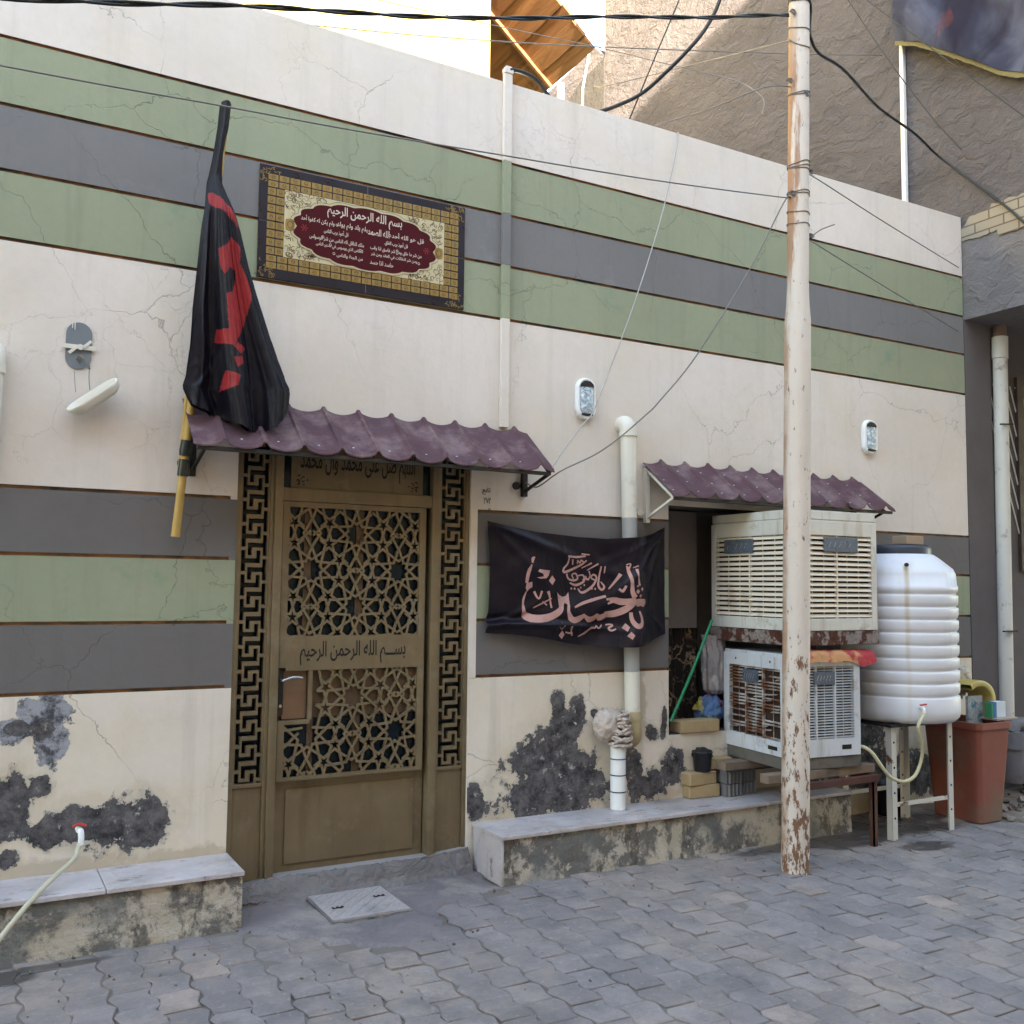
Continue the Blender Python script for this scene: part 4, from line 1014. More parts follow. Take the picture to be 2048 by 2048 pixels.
def panel(t, o, ud, w_, h_, ns, cols, fr, fmat, smat, nd, th=.02, broken=0, badge=None, holes=False):
    """louvre panel: o lower corner, ud unit vector across, nd outward normal"""
    o = Vector(o); ud = Vector(ud); nd = Vector(nd); up = Vector((0, 0, 1))
    mt = Matrix((ud, nd, up)).transposed().to_4x4(); mt.translation = o
    ft, fb, fs = fr
    f = MB()
    f.box(0, fs, -.02, th, 0, h_, 0, mt); f.box(w_-fs, w_, -.02, th, 0, h_, 0, mt); f.box(fs, w_-fs, -.02, th, 0, fb, 0, mt); f.box(fs, w_-fs, -.02, th, h_-ft, h_, 0, mt)
    if holes:
        for xx in (w_*.2, w_*.75): f.box(xx, xx+.012, th, th+.001, h_-ft*.55, h_-ft*.35, 1, mt)
        f.box(w_*.72, w_*.86, th, th+.001, fb*.35, fb*.62, 1, mt)
    po = f.build('louvre_panel', [fmat, m_dark], t, bevel=.003, local=True)
    s = MB(); iw, ih = w_-2*fs, h_-ft-fb; rs = random.Random(int(w_*1e4)+broken)
    for i in range(ns):
        z = fb+(i+.5)*ih/ns; dz = ih/ns*(.30 if ns < 20 else .19); cw = iw/cols
        for c in range(cols):
            if broken and rs.random() < broken/100: 
                if rs.random() < .55: continue
                a = rs.uniform(.2, .8); lim = (fs+c*cw, fs+(c+a)*cw) if rs.random() < .5 else (fs+(c+1-a)*cw, fs+(c+1)*cw)
                tl = rs.uniform(-.012, .012)
            else: lim = (fs+c*cw, fs+(c+1)*cw); tl = rs.uniform(-.0012, .0012)
            V = [mt @ Vector(p) for p in ((lim[0], th*.85, z-dz), (lim[1], th*.85, z-dz+tl), (lim[1], th*.1, z+dz+tl), (lim[0], th*.1, z+dz), (lim[0], th*.85+.003, z-dz+.002), (lim[1], th*.85+.003, z-dz+.002+tl), (lim[1], th*.1+.003, z+dz+.002+tl), (lim[0], th*.1+.003, z+dz+.002))]
            s.add(V, ((0,1,2,3),(4,7,6,5),(0,4,5,1),(2,6,7,3)))
    for c in range(1, cols): s.box(fs+c*iw/cols-.005, fs+c*iw/cols+.005, .0, th*.9, fb, h_-ft, 0, mt)
    nv = 6
    for c in range(1, nv): s.box(fs+c*iw/nv-.0015, fs+c*iw/nv+.0015, .001, th*.3, fb, h_-ft, 0, mt)
    s.build('slats', smat, po, local=True)
    MB().box(fs, w_-fs, -.015, -.008, fb, h_-ft, 0, mt).build('pad', m_pad, po, local=True)
    if badge:
        bx, bz, bw, bh = badge; b_ = MB().box(bx, bx+bw, th*.6, th+.006, bz, bz+bh, 0, mt); rs = random.Random(4)
        for q in range(5): 
            xx = bx+bw*(.12+.15*q); b_.bar(mt @ Vector((xx, th+.0065, bz+bh*.3)), mt @ Vector((xx+bw*.07, th+.0065, bz+bh*.7)), .004, .002, 1)
        b_.build('badge', [m_badge, m_steel], po, bevel=.004, local=True)
# upper cooler: local x right, y back
cu = thing('air_cooler', 'cream evaporative air cooler with even slats, stacked on top', 'air cooler', (4.145, -.60, 1.175), 'evaporative air coolers', R(-1.0))
W_, D_, H_ = .655, .70, .785
MB().box(.02, W_-.02, .02, D_-.02, .08, H_-.05).build('core', m_dark, cu, local=True)
MB().box(-.006, W_+.006, -.006, D_+.006, H_-.052, H_).box(-.002, W_+.002, -.002, D_+.002, H_-.060, H_-.052).build('top_cover', m_cab, cu, bevel=.006, local=True)
panel(cu, (0, D_, .085), (0, -1, 0), D_, H_-.145, 16, 2, (.085, .07, .045), m_cab, m_slat, (-1, 0, 0), badge=(.13, .455, .255, .085))
panel(cu, (0, 0, .085), (1, 0, 0), W_, H_-.145, 16, 2, (.085, .07, .045), m_cab, m_slat, (0, -1, 0), badge=(.22, .46, .27, .085))
tr = MB()
for (a, b, c, d) in ((-.018, W_+.018, -.018, D_+.018),):
    tr.box(a, b, c, d, 0, .083)
tr.build('drain_tray', m_tray, cu, bevel=.006, local=True)
cl_ = thing('air_cooler', 'rusty blue-white air cooler with broken slats under the cream one', 'air cooler', (4.125, -.575, .470), 'evaporative air coolers', R(-6))
W_, D_, H_ = .50, .62, .655
MB().box(.02, W_-.02, .02, D_-.02, .03, H_-.01).build('core', m_dark, cl_, local=True)
MB().box(0, W_, 0, D_, H_-.03, H_).build('top_cover', m_cabw, cl_, bevel=.004, local=True)
panel(cl_, (0, D_-.02, .07), (0, -1, 0), D_-.02, .565, 22, 3, (.07, .085, .055), m_cabw, m_rustslat, (-1, 0, 0), broken=38, badge=(.20, .40, .14, .075), holes=True)
panel(cl_, (0, 0, .07), (1, 0, 0), W_, .565, 26, 3, (.05, .10, .045), m_cabw, m_cabw, (0, -1, 0), badge=(.16, .41, .15, .075), holes=True)
MB().box(-.012, W_+.012, -.012, D_+.012, .0, .068).build('drain_tray', cement('grimy_tray', (.13, .115, .10), .6, .015, 9, (.07, .06, .055)), cl_, bevel=.005, local=True)
# red cloth between them
def redc():
    m = MT('red_printed_cloth', .6, 0, .3)
    c = m.mix(m.mr(m.noise(7, 4, .6), .52, .60), (.36, .035, .04), (.50, .25, .11))
    return m.done(c, .65, m.bump(m.noise(16, 5), .6, .02))
def rcl(u, v):
    x = 4.13+u*.63; y = -.56-.075*min(1, v*2.2)+.01*nz(x*9, v, 1)-.02*v; z = 1.150-.008*u-.10*max(0, v-.25)*(.75+.5*nz(x*7, 1, 2)+.35*u)+.004*nz(x*22, v*4, 6)
    return (x, y, z)
tag(MB().grid(60, 12, rcl).build('red_cloth', redc(), recalc=False), 'crumpled red and orange cloth pinched between the two air coolers', 'cloth')

# stand under the lower cooler
m_rustbr = simple('red_brown_painted_iron', (.075, .028, .022), .7, .1, var=.3, dirt=(.14, .075, .045), dirt_at=(.52, .66))
m_ochre = simple('rusty_ochre_iron', (.25, .15, .06), .8, 0, var=.3, dirt=(.12, .06, .03), dirt_at=(.5, .62))
sd = thing('iron_stand', 'red-brown iron stand carrying the lower cooler', 'stand', (4.45, -.4, 0))
MB().box(3.98, 4.76, -.665, -.635, .375, .415).box(3.98, 4.76, -.06, -.03, .375, .415).box(4.73, 4.76, -.635, -.06, .376, .414).build('frame', m_rustbr, sd, bevel=.003)
for (x, y, m_) in ((4.722, -.655, m_rustbr), (4.94, -.235, m_ochre)):
    MB().box(x-.016, x+.016, y-.004, y+.004, 0, .376).box(x-.016, x-.008, y-.004, y+.03, 0, .376).build('leg', m_, sd)
MB().box(4.74, 4.96, -.26, -.23, .376, .412).build('cross_bar', m_ochre, sd)
m_wood = simple('weathered_plank', (.19, .135, .098), .85, var=.3, scale=3, bump=.5, bsc=22, dirt=(.08, .06, .05), dirt_at=(.52, .64))
tag(MB().box(3.93, 4.78, -.61, -.54, .418, .468).build('plank', m_wood, bevel=.004), 'weathered wooden plank under the front of the lower cooler', 'plank')
tag(MB().box(3.98, 4.74, -.20, -.12, .418, .468).build('plank', m_wood, bevel=.004), 'weathered wooden plank under the back of the lower cooler', 'plank')

# bricks and pavers on the ledge
m_brick = simple('yellow_clay_brick', (.40, .29, .155), .9, var=.18, scale=12, bump=.6, bsc=40, dirt=(.30, .19, .12), dirt_at=(.55, .7))
m_gpav = simple('grey_paver', (.15, .145, .15), .9, var=.2, scale=9, bump=.5)
def brick(name, label, cat, c, sz, rz, mat, grp=None, wav=.003):
    b_ = MB(); n = 1 if wav < .005 else 16
    L_, Dp, H_ = sz
    ring = [(-L_/2+i*L_/n, -Dp/2+wav*math.sin(i*8*math.pi/16)) for i in range(n+1)]+[(L_/2-i*L_/n, Dp/2-wav*math.sin(i*8*math.pi/16)) for i in range(n+1)]
    k = len(ring); V = [(x*s, y*s, z) for s, z in ((.97, 0), (1, .006), (1, H_-.006), (.97, H_)) for x, y in ring]
    b_.add(V, [(a*k+j, a*k+(j+1) % k, (a+1)*k+(j+1) % k, (a+1)*k+j) for a in range(3) for j in range(k)]+[tuple(range(k))[::-1], tuple(range(3*k, 4*k))])
    o = b_.build(name, mat, bevel=.006); o.location = c; o.rotation_euler.z = rz
    return tag(o, label, cat, grp)
brick('brick', 'yellow brick lying on the ledge, lower of the pair under the black cup', 'brick', (3.93, -.03, .246), (.225, .10, .075), R(-4), m_brick, 'yellow bricks')
brick('brick', 'yellow brick directly under the black cup', 'brick', (3.915, -.03, .322), (.215, .10, .075), R(3), m_brick, 'yellow bricks')
brick('brick', 'yellow brick resting on the grey pavers, right of the black cup', 'brick', (4.06, -.02, .405), (.18, .10, .065), R(-2), m_brick, 'yellow bricks')
brick('brick', 'yellow brick lying flat on the sill of the wall niche', 'brick', (3.945, .035, .622), (.30, .11, .075), R(-2), m_brick, 'yellow bricks', .002)
k = 0
for i, x in enumerate((4.115, 4.24)):
    for j in range(2):
        brick('paver', ['grey wavy paver on the ledge, lower left in the stack beside the bricks', 'grey wavy paver, upper left in the stack beside the bricks', 'grey wavy paver on the ledge, lower right in the stack beside the bricks', 'grey wavy paver, upper right in the stack beside the bricks'][k], 'paver', (x, -.04+.01*i, .246+.076*j), (.115, .17, .074), R(2*j-1), m_gpav, 'grey pavers', .010); k += 1
cp = thing('black_cup', 'black plastic cup standing on the two yellow bricks', 'cup', (3.935, -.045, .398))
m_bp = simple('black_plastic', (.012, .012, .018), .4, var=.2, bump=.05)
MB().lathe((3.935, -.045, .398), [(.046, 0), (.050, .004), (.060, .108), (.063, .110), (.063, .118), (.056, .118), (.052, .07), (.0, .07)], 28).build('cup', m_bp, cp)
lump('soil', None, None, (3.935, -.045, .50), .052, .052, .035, simple('black_soil', (.02, .018, .016), .95, bump=.5), .5, 6, 3, cp)
stk = smooth_path([(3.722, -.01, .70), (3.90, .01, .985), (4.075, .025, 1.30)], 4)
tag(MB().tube(stk, .0095, 10).build('green_stick', simple('green_enamel', (.01, .21, .085), .3, var=.15, bump=.02)), 'shiny green stick leaning in the wall niche', 'stick')
m_foil = simple('crumpled_grey_plastic', (.30, .27, .27), .2, .15, var=.2, scale=10, bump=.5, bsc=14, bd=.02, spec=.7)
tb = MB()
def tbf(u, v):
    a = 2*math.pi*u; r = .074*(1+.14*nz(math.cos(a)*2, math.sin(a)*2, v*4)+.10*math.sin(a*9+3*nz(a, v*4, 1))+.16*abs(nz(math.cos(a)*4, math.sin(a)*4, v*7)))*(1 if v > .08 else .55+v*5.6)
    return (4.145+.018*(1-v)+r*math.cos(a), .10+r*.8*math.sin(a), .835+.37*v)
tb.grid(90, 60, tbf)
tag(tb.build('plastic_sleeve', m_foil, weld=True), 'crumpled grey plastic sleeve hanging in the niche beside the coolers', 'plastic sleeve')
def clothm():
    m = MT('blue_patterned_cloth', .8, 0, .3)
    k = m.vor(16, m.vadd(m.co, m.noise(12, 3, col=True), .08), out='Color', feat='F1'); s_ = m.sep(k)
    c = m.mix(m.mr(s_[0], .78, .80), m.mix(m.noise(9), (.05, .10, .24), (.13, .22, .36)), (.30, .04, .10)); c = m.mix(m.mr(s_[1], .88, .89), c, (.40, .32, .06))
    return m.done(c, .85, m.bump(m.noise(14, 5), .6, .02))
lump('cloth_bundle', 'bundle of blue cloth patterned red and yellow on the niche sill', 'cloth', (4.12, .11, .735), .088, .06, .088, clothm(), .55, 4)

# ------------------------------------------------------------------ tank
def tankm():
    m = MT('white_tank_plastic', .42, 0, .4)
    c = m.mix(m.mr(m.noise(2, 6), .35, .65), (.62, .615, .65), (.68, .675, .71))
    c = m.mix(m.mr(m.noise(3, 8, .7), .58, .72, 0, .5), c, (.52, .50, .47))
    x, y, z = m.sep(); ca, sa = math.cos(R(228)), math.sin(R(228))
    t = m.op('ADD', m.op('ADD', m.op('MULTIPLY', x, -sa), m.op('MULTIPLY', y, ca)), m.op('MULTIPLY', m.op('SUBTRACT', m.noise(1, 4, vec=m.map((1, 1, 5))), .5), .03))
    f = m.op('ADD', m.op('MULTIPLY', x, ca), m.op('MULTIPLY', y, sa))
    c = m.mix(m.mr(m.noise(1, 7, .66, vec=m.map((7, 7, .9))), .54, .72, 0, .5), c, (.50, .46, .40))
    k = m.op('MULTIPLY', m.mr(m.op('ABSOLUTE', t), .004, .02, 1, 0), m.mr(f, .1, .12))
    k = m.op('MULTIPLY', k, m.op('MULTIPLY', m.mr(z, .35, .92, .25, 1), m.mr(z, .955, .965, 1, 0)))
    c = m.mix(m.op('MULTIPLY', k, m.mr(m.noise(1, 5, vec=m.map((9, 9, 3))), .3, .6, .35, .9)), c, (.40, .27, .08))
    return m.done(c, .42, m.bump(m.noise(30, 4), .04, .004))
m_tank = tankm()
TX, TY, TR = 5.235, -.425, .348
tk = thing('water_tank', 'ribbed white plastic water tank on a stand', 'water tank', (TX, TY, .69))
prof = [(TR*.55, .69), (TR*.93, .695), (TR*1.0, .72), (TR*1.02, .76)]
z = .845
for k in range(9):
    prof += [(TR*1.016, z-.004), (TR*1.012, z), (TR*.975, z+.005), (TR*.975, z+.011), (TR*.995, z+.018), (TR*1.014, z+.034), (TR*1.016, z+.06)]
    z += .078
    if z > 1.50: break
prof += [(TR*1.0, 1.53), (TR*.985, 1.60), (TR*.94, 1.635), (TR*.72, 1.70), (TR*.62, 1.725), (.18, 1.735), (.0, 1.737)]
MB().lathe((TX, TY, 0), prof, 64).build('tank', m_tank, tk)
MB().lathe((TX, TY, 0), [(.205, 1.725), (.205, 1.765), (.195, 1.785), (0, 1.79)], 40).build('lid', simple('dark_grey_lid', (.035, .04, .055), .45), tk)
an = R(212); px1 = (TX+TR*math.cos(R(228)), TY+TR*math.sin(R(228)))
MB().tube([(TX+.94*TR*math.cos(R(228)), TY+.94*TR*math.sin(R(228)), 1.655), (TX+1.02*TR*math.cos(R(228)), TY+1.02*TR*math.sin(R(228)), 1.655)], .012, 12).build('overflow_hole', m_black_iron, tk)
a = R(238); tp0 = Vector((TX+TR*1.0*math.cos(a), TY+TR*math.sin(a), .80)); od = Vector((math.cos(a), math.sin(a), 0))
tpp = MB(); tpp.tube([tp0, tp0+od*.05], .012, 12); tpp.tube(smooth_path([tp0+od*.045, tp0+od*.062+Vector((0,0,-.008)), tp0+od*.066+Vector((0,0,-.035))]), .010, 12)
tpo = tpp.build('tap', m_white_pl, tk)
MB().bar(tp0+od*.04+Vector((-.022, 0, .016)), tp0+od*.05+Vector((.022, -.008, .022)), .012, .008).build('lever', bpy.data.materials['red_plastic'], tpo)
e0 = tp0+od*.066+Vector((0, 0, -.03))
HOSE2 = [tuple(e0), (4.93, -.80, .70), (5.00, -.77, .59), (5.03, -.74, .50), (4.985, -.73, .405), (4.90, -.72, .372), (4.80, -.71, .40), (4.73, -.70, .47), (4.68, -.68, .545), (4.65, -.645, .578), (4.618, -.60, .578)]
tag(MB().tube(smooth_path(HOSE2, 8), .0105, 10).build('hose', simple('yellowed_hose', (.50, .45, .28), .45, var=.12)), 'cream hose looping from the tank tap to the lower cooler', 'hose')
m_leg = simple('chipped_white_angle_iron', (.56, .53, .48), .65, .05, var=.1, dirt=(.14, .06, .035), dirt_at=(.58, .63), dsc=9, bump=.2)
ts = thing('tank_stand', 'chipped white angle iron stand under the water tank', 'stand', (TX, TY, 0))
for (x, y, sx, sy) in ((4.945, -.61, 1, 1), (5.478, -.60, -1, 1), (5.478, -.235, -1, -1), (4.945, -.235, 1, -1)):
    l = MB().box(x-.022, x+.022, y-.002, y+.002, 0, .672); xx = x-.022*sx; l.box(min(xx, xx+.004*sx), max(xx, xx+.004*sx), min(y, y+.04*sy), max(y, y+.04*sy), 0, .672)
    for k in range(4): l.tube([(x, y-.0026, .13+.15*k), (x, y+.001, .13+.15*k)], .0075, 10, 1)
    l.build('leg', [m_leg, m_dark], ts)
MB().box(4.90, 5.52, -.635, -.605, .672, .690).box(4.90, 5.52, -.24, -.21, .672, .690).box(4.90, 4.93, -.605, -.24, .673, .689).box(5.49, 5.52, -.605, -.24, .673, .689).box(4.93, 5.49, -.605, -.24, .680, .688).build('top_frame', m_black_iron, ts)
for y in (-.608, -.233): MB().box(4.967, 5.456, y, y+.004, .196, .222).build('tie_bar', m_leg, ts)
bb = thing('black_bucket', 'black bucket in the shade under the tank stand', 'bucket', (5.50, -.12, 0))
MB().lathe((5.50, -.12, 0), [(.095, 0), (.115, .20), (.122, .21), (.112, .205), (.09, .02), (0, .02)], 28).build('bucket', m_bp, bb)
tag(MB().box(5.17, 5.335, -.55, -.44, 1.790, 1.845).build('brick', simple('pale_brown_brick', (.33, .235, .16), .9, var=.2, bump=.5), bevel=.004), 'pale brown brick lying on the tank lid', 'brick', 'yellow bricks')

# ------------------------------------------------------------------ bin and its heap
m_bin = simple('faded_red_plastic', (.21, .062, .042), .55, var=.14, scale=2, bump=.05, dirt=(.17, .105, .075), dirt_at=(.46, .6), dsc=2)
bi = thing('rubbish_bin', 'faded brick-red plastic bin beside the tank stand, heaped with junk', 'bin', (5.88, -.42, 0))
def rring(x0, x1, y0, y1, r, z, n=5):
    out = []
    for (cx_, cy_, a0) in ((x1-r, y0+r, -90), (x1-r, y1-r, 0), (x0+r, y1-r, 90), (x0+r, y0+r, 180)):
        for i in range(n+1):
            a = R(a0+90*i/n); out.append((cx_+r*math.cos(a), cy_+r*math.sin(a), z))
    return out
V = rring(5.77, 6.00, -.59, -.25, .03, .0)+rring(5.765, 6.005, -.595, -.245, .03, .01)+rring(5.735, 6.06, -.625, -.20, .03, .60)+rring(5.722, 6.072, -.638, -.19, .035, .605)+rring(5.722, 6.072, -.638, -.19, .035, .645)+rring(5.75, 6.045, -.61, -.22, .03, .645)+rring(5.75, 6.045, -.61, -.22, .03, .58); n = len(rring(0,1,0,1,.1,0))
MB().add(V, [(i*n+j, i*n+(j+1) % n, (i+1)*n+(j+1) % n, (i+1)*n+j) for i in range(6) for j in range(n)]+[tuple(range(n))[::-1], tuple(range(6*n, 7*n))], 0, False).build('bin_body', m_bin, bi)
m_yel = simple('cloudy_yellow_plastic', (.46, .36, .11), .4, var=.12, bump=.05)
jc = thing('cut_jerrycan', 'cut yellow plastic jerrycan frame sitting in the red bin', 'jerrycan', (5.95, -.38, .60))
arc = smooth_path([(5.86, -.40, .84), (5.93, -.40, .865), (6.01, -.40, .85), (6.06, -.40, .80), (6.065, -.40, .72), (6.05, -.40, .60)], 5)
j = MB(); k = len(arc)-1
def jf(u, v):
    i = min(int(u*k+.001), k); p = arc[i]; d = (arc[min(i+1, k)]-arc[max(i-1, 0)]).normalized(); n_ = Vector((d.z, 0, -d.x))
    y, o = ((-.095, 0), (.095, 0), (.095, -.04), (-.095, -.04), (-.095, 0))[min(4, int(v*4+.01))]
    return p+Vector((0, y, 0))+n_*o
j.grid(k, 4, jf)
j.build('jerrycan_wall', m_yel, jc, bevel=.008, weld=True)
MB().box(5.86, 6.01, -.46, -.44, .60, .80).build('label_panel', simple('faded_picture_label', (.33, .35, .36), .5, var=.6, scale=26, bump=0, dirt=(.05, .16, .22), dirt_at=(.52, .6), dsc=14), jc)
lump('plastic_bag', 'pale crumpled bag behind the yellow jerrycan', 'plastic bag', (6.03, -.24, .88), .11, .07, .11, simple('pale_bag', (.42, .38, .32), .5, var=.3, scale=14, bump=.7, bsc=30, bd=.02), .4, 5)
bx = thing('carton', 'small blue, green and white carton at the right rim of the red bin', 'carton', (6.10, -.50, .655))
MB().box(6.02, 6.115, -.555, -.50, .662, .765).build('carton_body', [simple('white_card', (.55, .6, .66), .5, bump=0)], bx, bevel=.002)
MB().box(5.992, 6.0195, -.555, -.50, .662, .765).build('blue_side', simple('blue_card', (.03, .14, .36), .5, bump=0), bx); MB().box(5.972, 5.9915, -.553, -.50, .662, .760).build('green_side', simple('green_card', (.05, .25, .12), .5, bump=0), bx)
tag(MB().box(5.98, 6.20, -.585, -.40, .647, .661).build('board', simple('pale_chipboard', (.36, .29, .24), .8, var=.2), bevel=.002), 'small pale board lying across the rim of the red bin', 'board')
st_ = thing('pipe_fitting', 'grey drain fitting at the far right beside the bin', 'pipe', (6.72, -.2, .18))
MB().tube([(6.72,-.2,.12),(6.72,-.2,.36)], .075, 18).tube([(6.72,-.2,.36),(6.725,-.2,.48)], [.09, .085], 18).tube(smooth_path([(6.70,-.2,.47),(6.74,-.2,.53),(6.82,-.22,.53)]), .05, 14).build('fitting', simple('grey_pvc', (.15, .145, .16), .6, var=.25, dirt=(.12, .1, .1), dirt_at=(.5, .6)), st_)
rr = random.Random(9); db = MB()
for k in range(70):
    x, y = rr.uniform(6.05, 7.4), rr.uniform(-.66, -.05); s = rr.uniform(.008, .03)
    mt = Matrix.Rotation(rr.uniform(0, 3), 4, Vector((rr.random(), rr.random(), rr.random()+.1)).normalized()); mt.translation = (x, y, .008)
    db.box(-s, s, -s*.7, s*.7, -s*.5, s*.5, k % 3, mt)
tag(db.build('rubble', [simple('rubble_a', (.17, .135, .11), .95), simple('rubble_b', (.25, .215, .185), .9), simple('rubble_c', (.10, .08, .07), .95)], bevel=.003), 'scattered rubble on the dirt by the bin', 'rubble', kind='stuff')
rr = random.Random(21); db = MB()
for k in range(170):
    x = rr.uniform(-.3, 6.2); y = -.34-abs(rr.gauss(0, .45)) if 1.1 > x or x > 2.4 else rr.uniform(-1.6, -.35); q = rr.uniform(.0018, .0062)*(1.4 if rr.random() < .1 else 1)
    mt = Matrix.Rotation(rr.uniform(0, 3), 4, Vector((rr.random(), rr.random(), rr.random()+.1)).normalized()); mt.translation = (x, y, .003)
    db.box(-q, q, -q*.7, q*.7, -q*.5, q*.5, k % 3, mt)
tag(db.build('grit', [bpy.data.materials['rubble_a'], bpy.data.materials['rubble_b'], bpy.data.materials['rubble_c']]), 'small grit and pebbles scattered on the paving', 'grit', kind='stuff')
lump('black_sack', 'black sack on the ground at the right edge behind the fitting', 'sack', (7.12, -.12, .16), .16, .12, .15, m_bp, .4, 4)

# ------------------------------------------------------------------ utility pole
m_pole = MT('rusted_cream_pole', .7, .05, .35)
mm = m_pole; x_, y_, z_ = mm.sep()
c = mm.mix(mm.noise(3, 5), (.50, .425, .365), (.64, .565, .50))
lowm = mm.op('ADD', mm.mr(z_, 1.5, .0, 0, .15), mm.mr(mm.noise(2, 4), .5, .65, 0, .05))
flk = mm.mr(mm.op('ADD', mm.noise(1, 8, .7, vec=mm.map((36, 36, 14))), lowm), .625, .665)
rust = mm.mix(mm.noise(14, 5), (.09, .045, .03), (.26, .13, .07))
c = mm.mix(flk, c, rust)
tt_ = mm.op('SUBTRACT', mm.op('MULTIPLY', mm.op('SUBTRACT', x_, mm.op('MULTIPLY', z_, .0215)), .69), mm.op('MULTIPLY', y_, .72))
wob = mm.op('MULTIPLY', mm.op('SUBTRACT', mm.noise(1, 7, .65, vec=mm.map((9, 9, 1.1))), .5), .32)
up = mm.op('MULTIPLY', mm.op('MULTIPLY', mm.mr(z_, 3.0, 3.35), mm.mr(z_, 4.9, 4.4)), mm.mr(mm.op('ADD', tt_, wob), -.004, -.026))
c = mm.mix(mm.op('MULTIPLY', up, .85), c, mm.mix(mm.noise(6, 6), (.36, .19, .095), (.22, .10, .05)))
lft = mm.op('MULTIPLY', mm.mr(mm.op('ADD', tt_, mm.op('MULTIPLY', wob, .45)), -.040, -.060), mm.mr(mm.noise(1, 5, .6, vec=mm.map((2, 2, 3))), .35, .55))
c = mm.mix(mm.op('MULTIPLY', lft, .8), c, (.34, .19, .10))
h = mm.op('SUBTRACT', mm.noise(30, 5), mm.op('MULTIPLY', flk, .6))
m_pole = mm.done(c, .7, mm.bump(h, .5, .008))
PB = Vector((3.93, -.80, 0))
def pc(z): return Vector((PB.x+.0215*z, PB.y, z))
up_ = thing('utility_pole', 'tall cream steel pole flaking with rust before the coolers', 'utility pole', tuple(PB))
MB().tube([pc(z) for z in (-.1, .5, 1, 2, 2.92, 3.0, 3.1, 3.18, 4, 5.4)], [.0735, .0735, .073, .0725, .072, .0705, .0625, .0595, .0585, .0575], 32).build('shaft', m_pole, up_)
MB().tube([pc(3.40), pc(3.415)], .0592, 24).build('weld_ring', m_pole, up_)
def tie(z, tilt, n=1, r=.0028):
    t = MB()
    for q in range(n):
        c0 = pc(z+.014*q); t.tube([c0+Vector((.0615*math.cos(a), .0615*math.sin(a), tilt*math.sin(a+q)+.004*math.sin(3*a))) for a in [2*math.pi*i/24 for i in range(25)]], r, 6, cap=False)
    return t
for z, ti, n in ((4.86, .012, 3), (4.70, .02, 1), (4.62, .05, 1), (4.30, .01, 2), (3.87, .012, 3), (3.72, .006, 2), (3.615, .01, 1), (3.545, .006, 1)):
    tie(z, ti, n).build('wire_tie', m_cable_g if z < 4.8 else m_cable, up_)
for (z, dx) in ((4.775, -.07), (4.36, -.09), (4.29, .0), (3.865, .075), (3.71, -.07), (3.49, .075)):
    kn = MB()
    for q in range(5):
        a = pc(z)+Vector((dx, -.05 if dx == 0 else -.02, 0)); kn.tube(smooth_path([a+Vector((.012*math.sin(q*2), -.01*q/5, .014*math.cos(q*3))), a+Vector((.016*math.cos(q*2.3), -.012, .010*math.sin(q*2))), a+Vector((-.012, .004*q, -.012*math.cos(q)))], 4), .0025, 5)
    kn.build('wire_knot', m_cable_g, up_)

# ------------------------------------------------------------------ cables
def cable(label, pts, r, mat, twist=0, n=8, name='cable', cat='cable'):
    P = smooth_path(pts, n); m = MB()
    if twist:
        for ph in (0, math.pi):
            L = 0; Q = []
            for i, p in enumerate(P):
                if i: L += (p-P[i-1]).length
                a = L/twist*2*math.pi+ph; Q.append(p+Vector((0, math.cos(a)*r*1.0, math.sin(a)*r*1.0)))
            m.tube(Q, r, 7)
    else: m.tube(P, r, 7)
    return tag(m.build(name, mat), label, cat)
cable('thick twisted black cable along the top, ending at the pole top', [(-2.5,-.8,3.18),(-.8,-.8,3.43),(.332,-.8,3.708),(.855,-.8,3.858),(1.342,-.8,3.978),(1.707,-.8,4.07),(2.227,-.8,4.222),(2.702,-.8,4.375),(3.368,-.8,4.574),(3.684,-.8,4.683),(3.95,-.8,4.766)], .0062, m_cable, .62, 14)
cable('thin dark wire crossing above the wall from upper left to the rough grey wall', [(-1.5,.7,4.05),(.211,.7,4.49),(.891,.7,4.639),(1.861,.7,4.828),(2.6,.7,4.985),(3.65,.7,5.236),(5.466,.7,5.704),(6.54,.7,6.0)], .004, m_cable_g)
cable('thin wire passing the wooden canopy with a curled loose end', [(1.2,2.0,5.80),(2.584,2.0,5.93),(3.489,2.0,6.02),(4.529,2.0,6.131),(5.115,1.8,6.052),(5.60,1.5,5.90),(5.66,1.3,5.732),(5.68,1.2,5.60),(5.662,1.2,5.48)], .004, m_cable_g)
cable('straight dark wire dropping steeply behind the wall top, left of the pole', [(3.99,.1,5.57),(3.886,.1,5.323),(3.687,.12,4.853),(3.565,.2,4.485),(3.52,.25,4.34)], .005, m_cable)
cable('pale wire slanting down the wall from its top edge to the door awning tip', [(3.786,.0,4.362),(3.784,-.015,4.33),(3.702,-.06,4.085),(3.553,-.12,3.688),(3.3,-.2,3.117),(3.031,-.26,2.564),(2.967,-.28,2.449),(2.917,-.28,2.394),(2.77,-.29,2.224),(2.700,-.30,2.13)], .0038, m_cable_l)
cable('thick black cable sagging from the conduit top up to the right', [(2.560,-.015,4.42),(2.585,-.02,4.432),(2.692,.05,4.48),(2.819,.12,4.503),(3.006,.25,4.49),(3.19,.33,4.42),(3.36,.28,4.505),(3.466,.2,4.545),(3.60,.12,4.625),(3.699,.0,4.735),(3.793,-.1,4.858),(3.893,-.15,5.003),(3.967,-.2,5.186),(4.03,-.25,5.5)], .0125, m_cable)
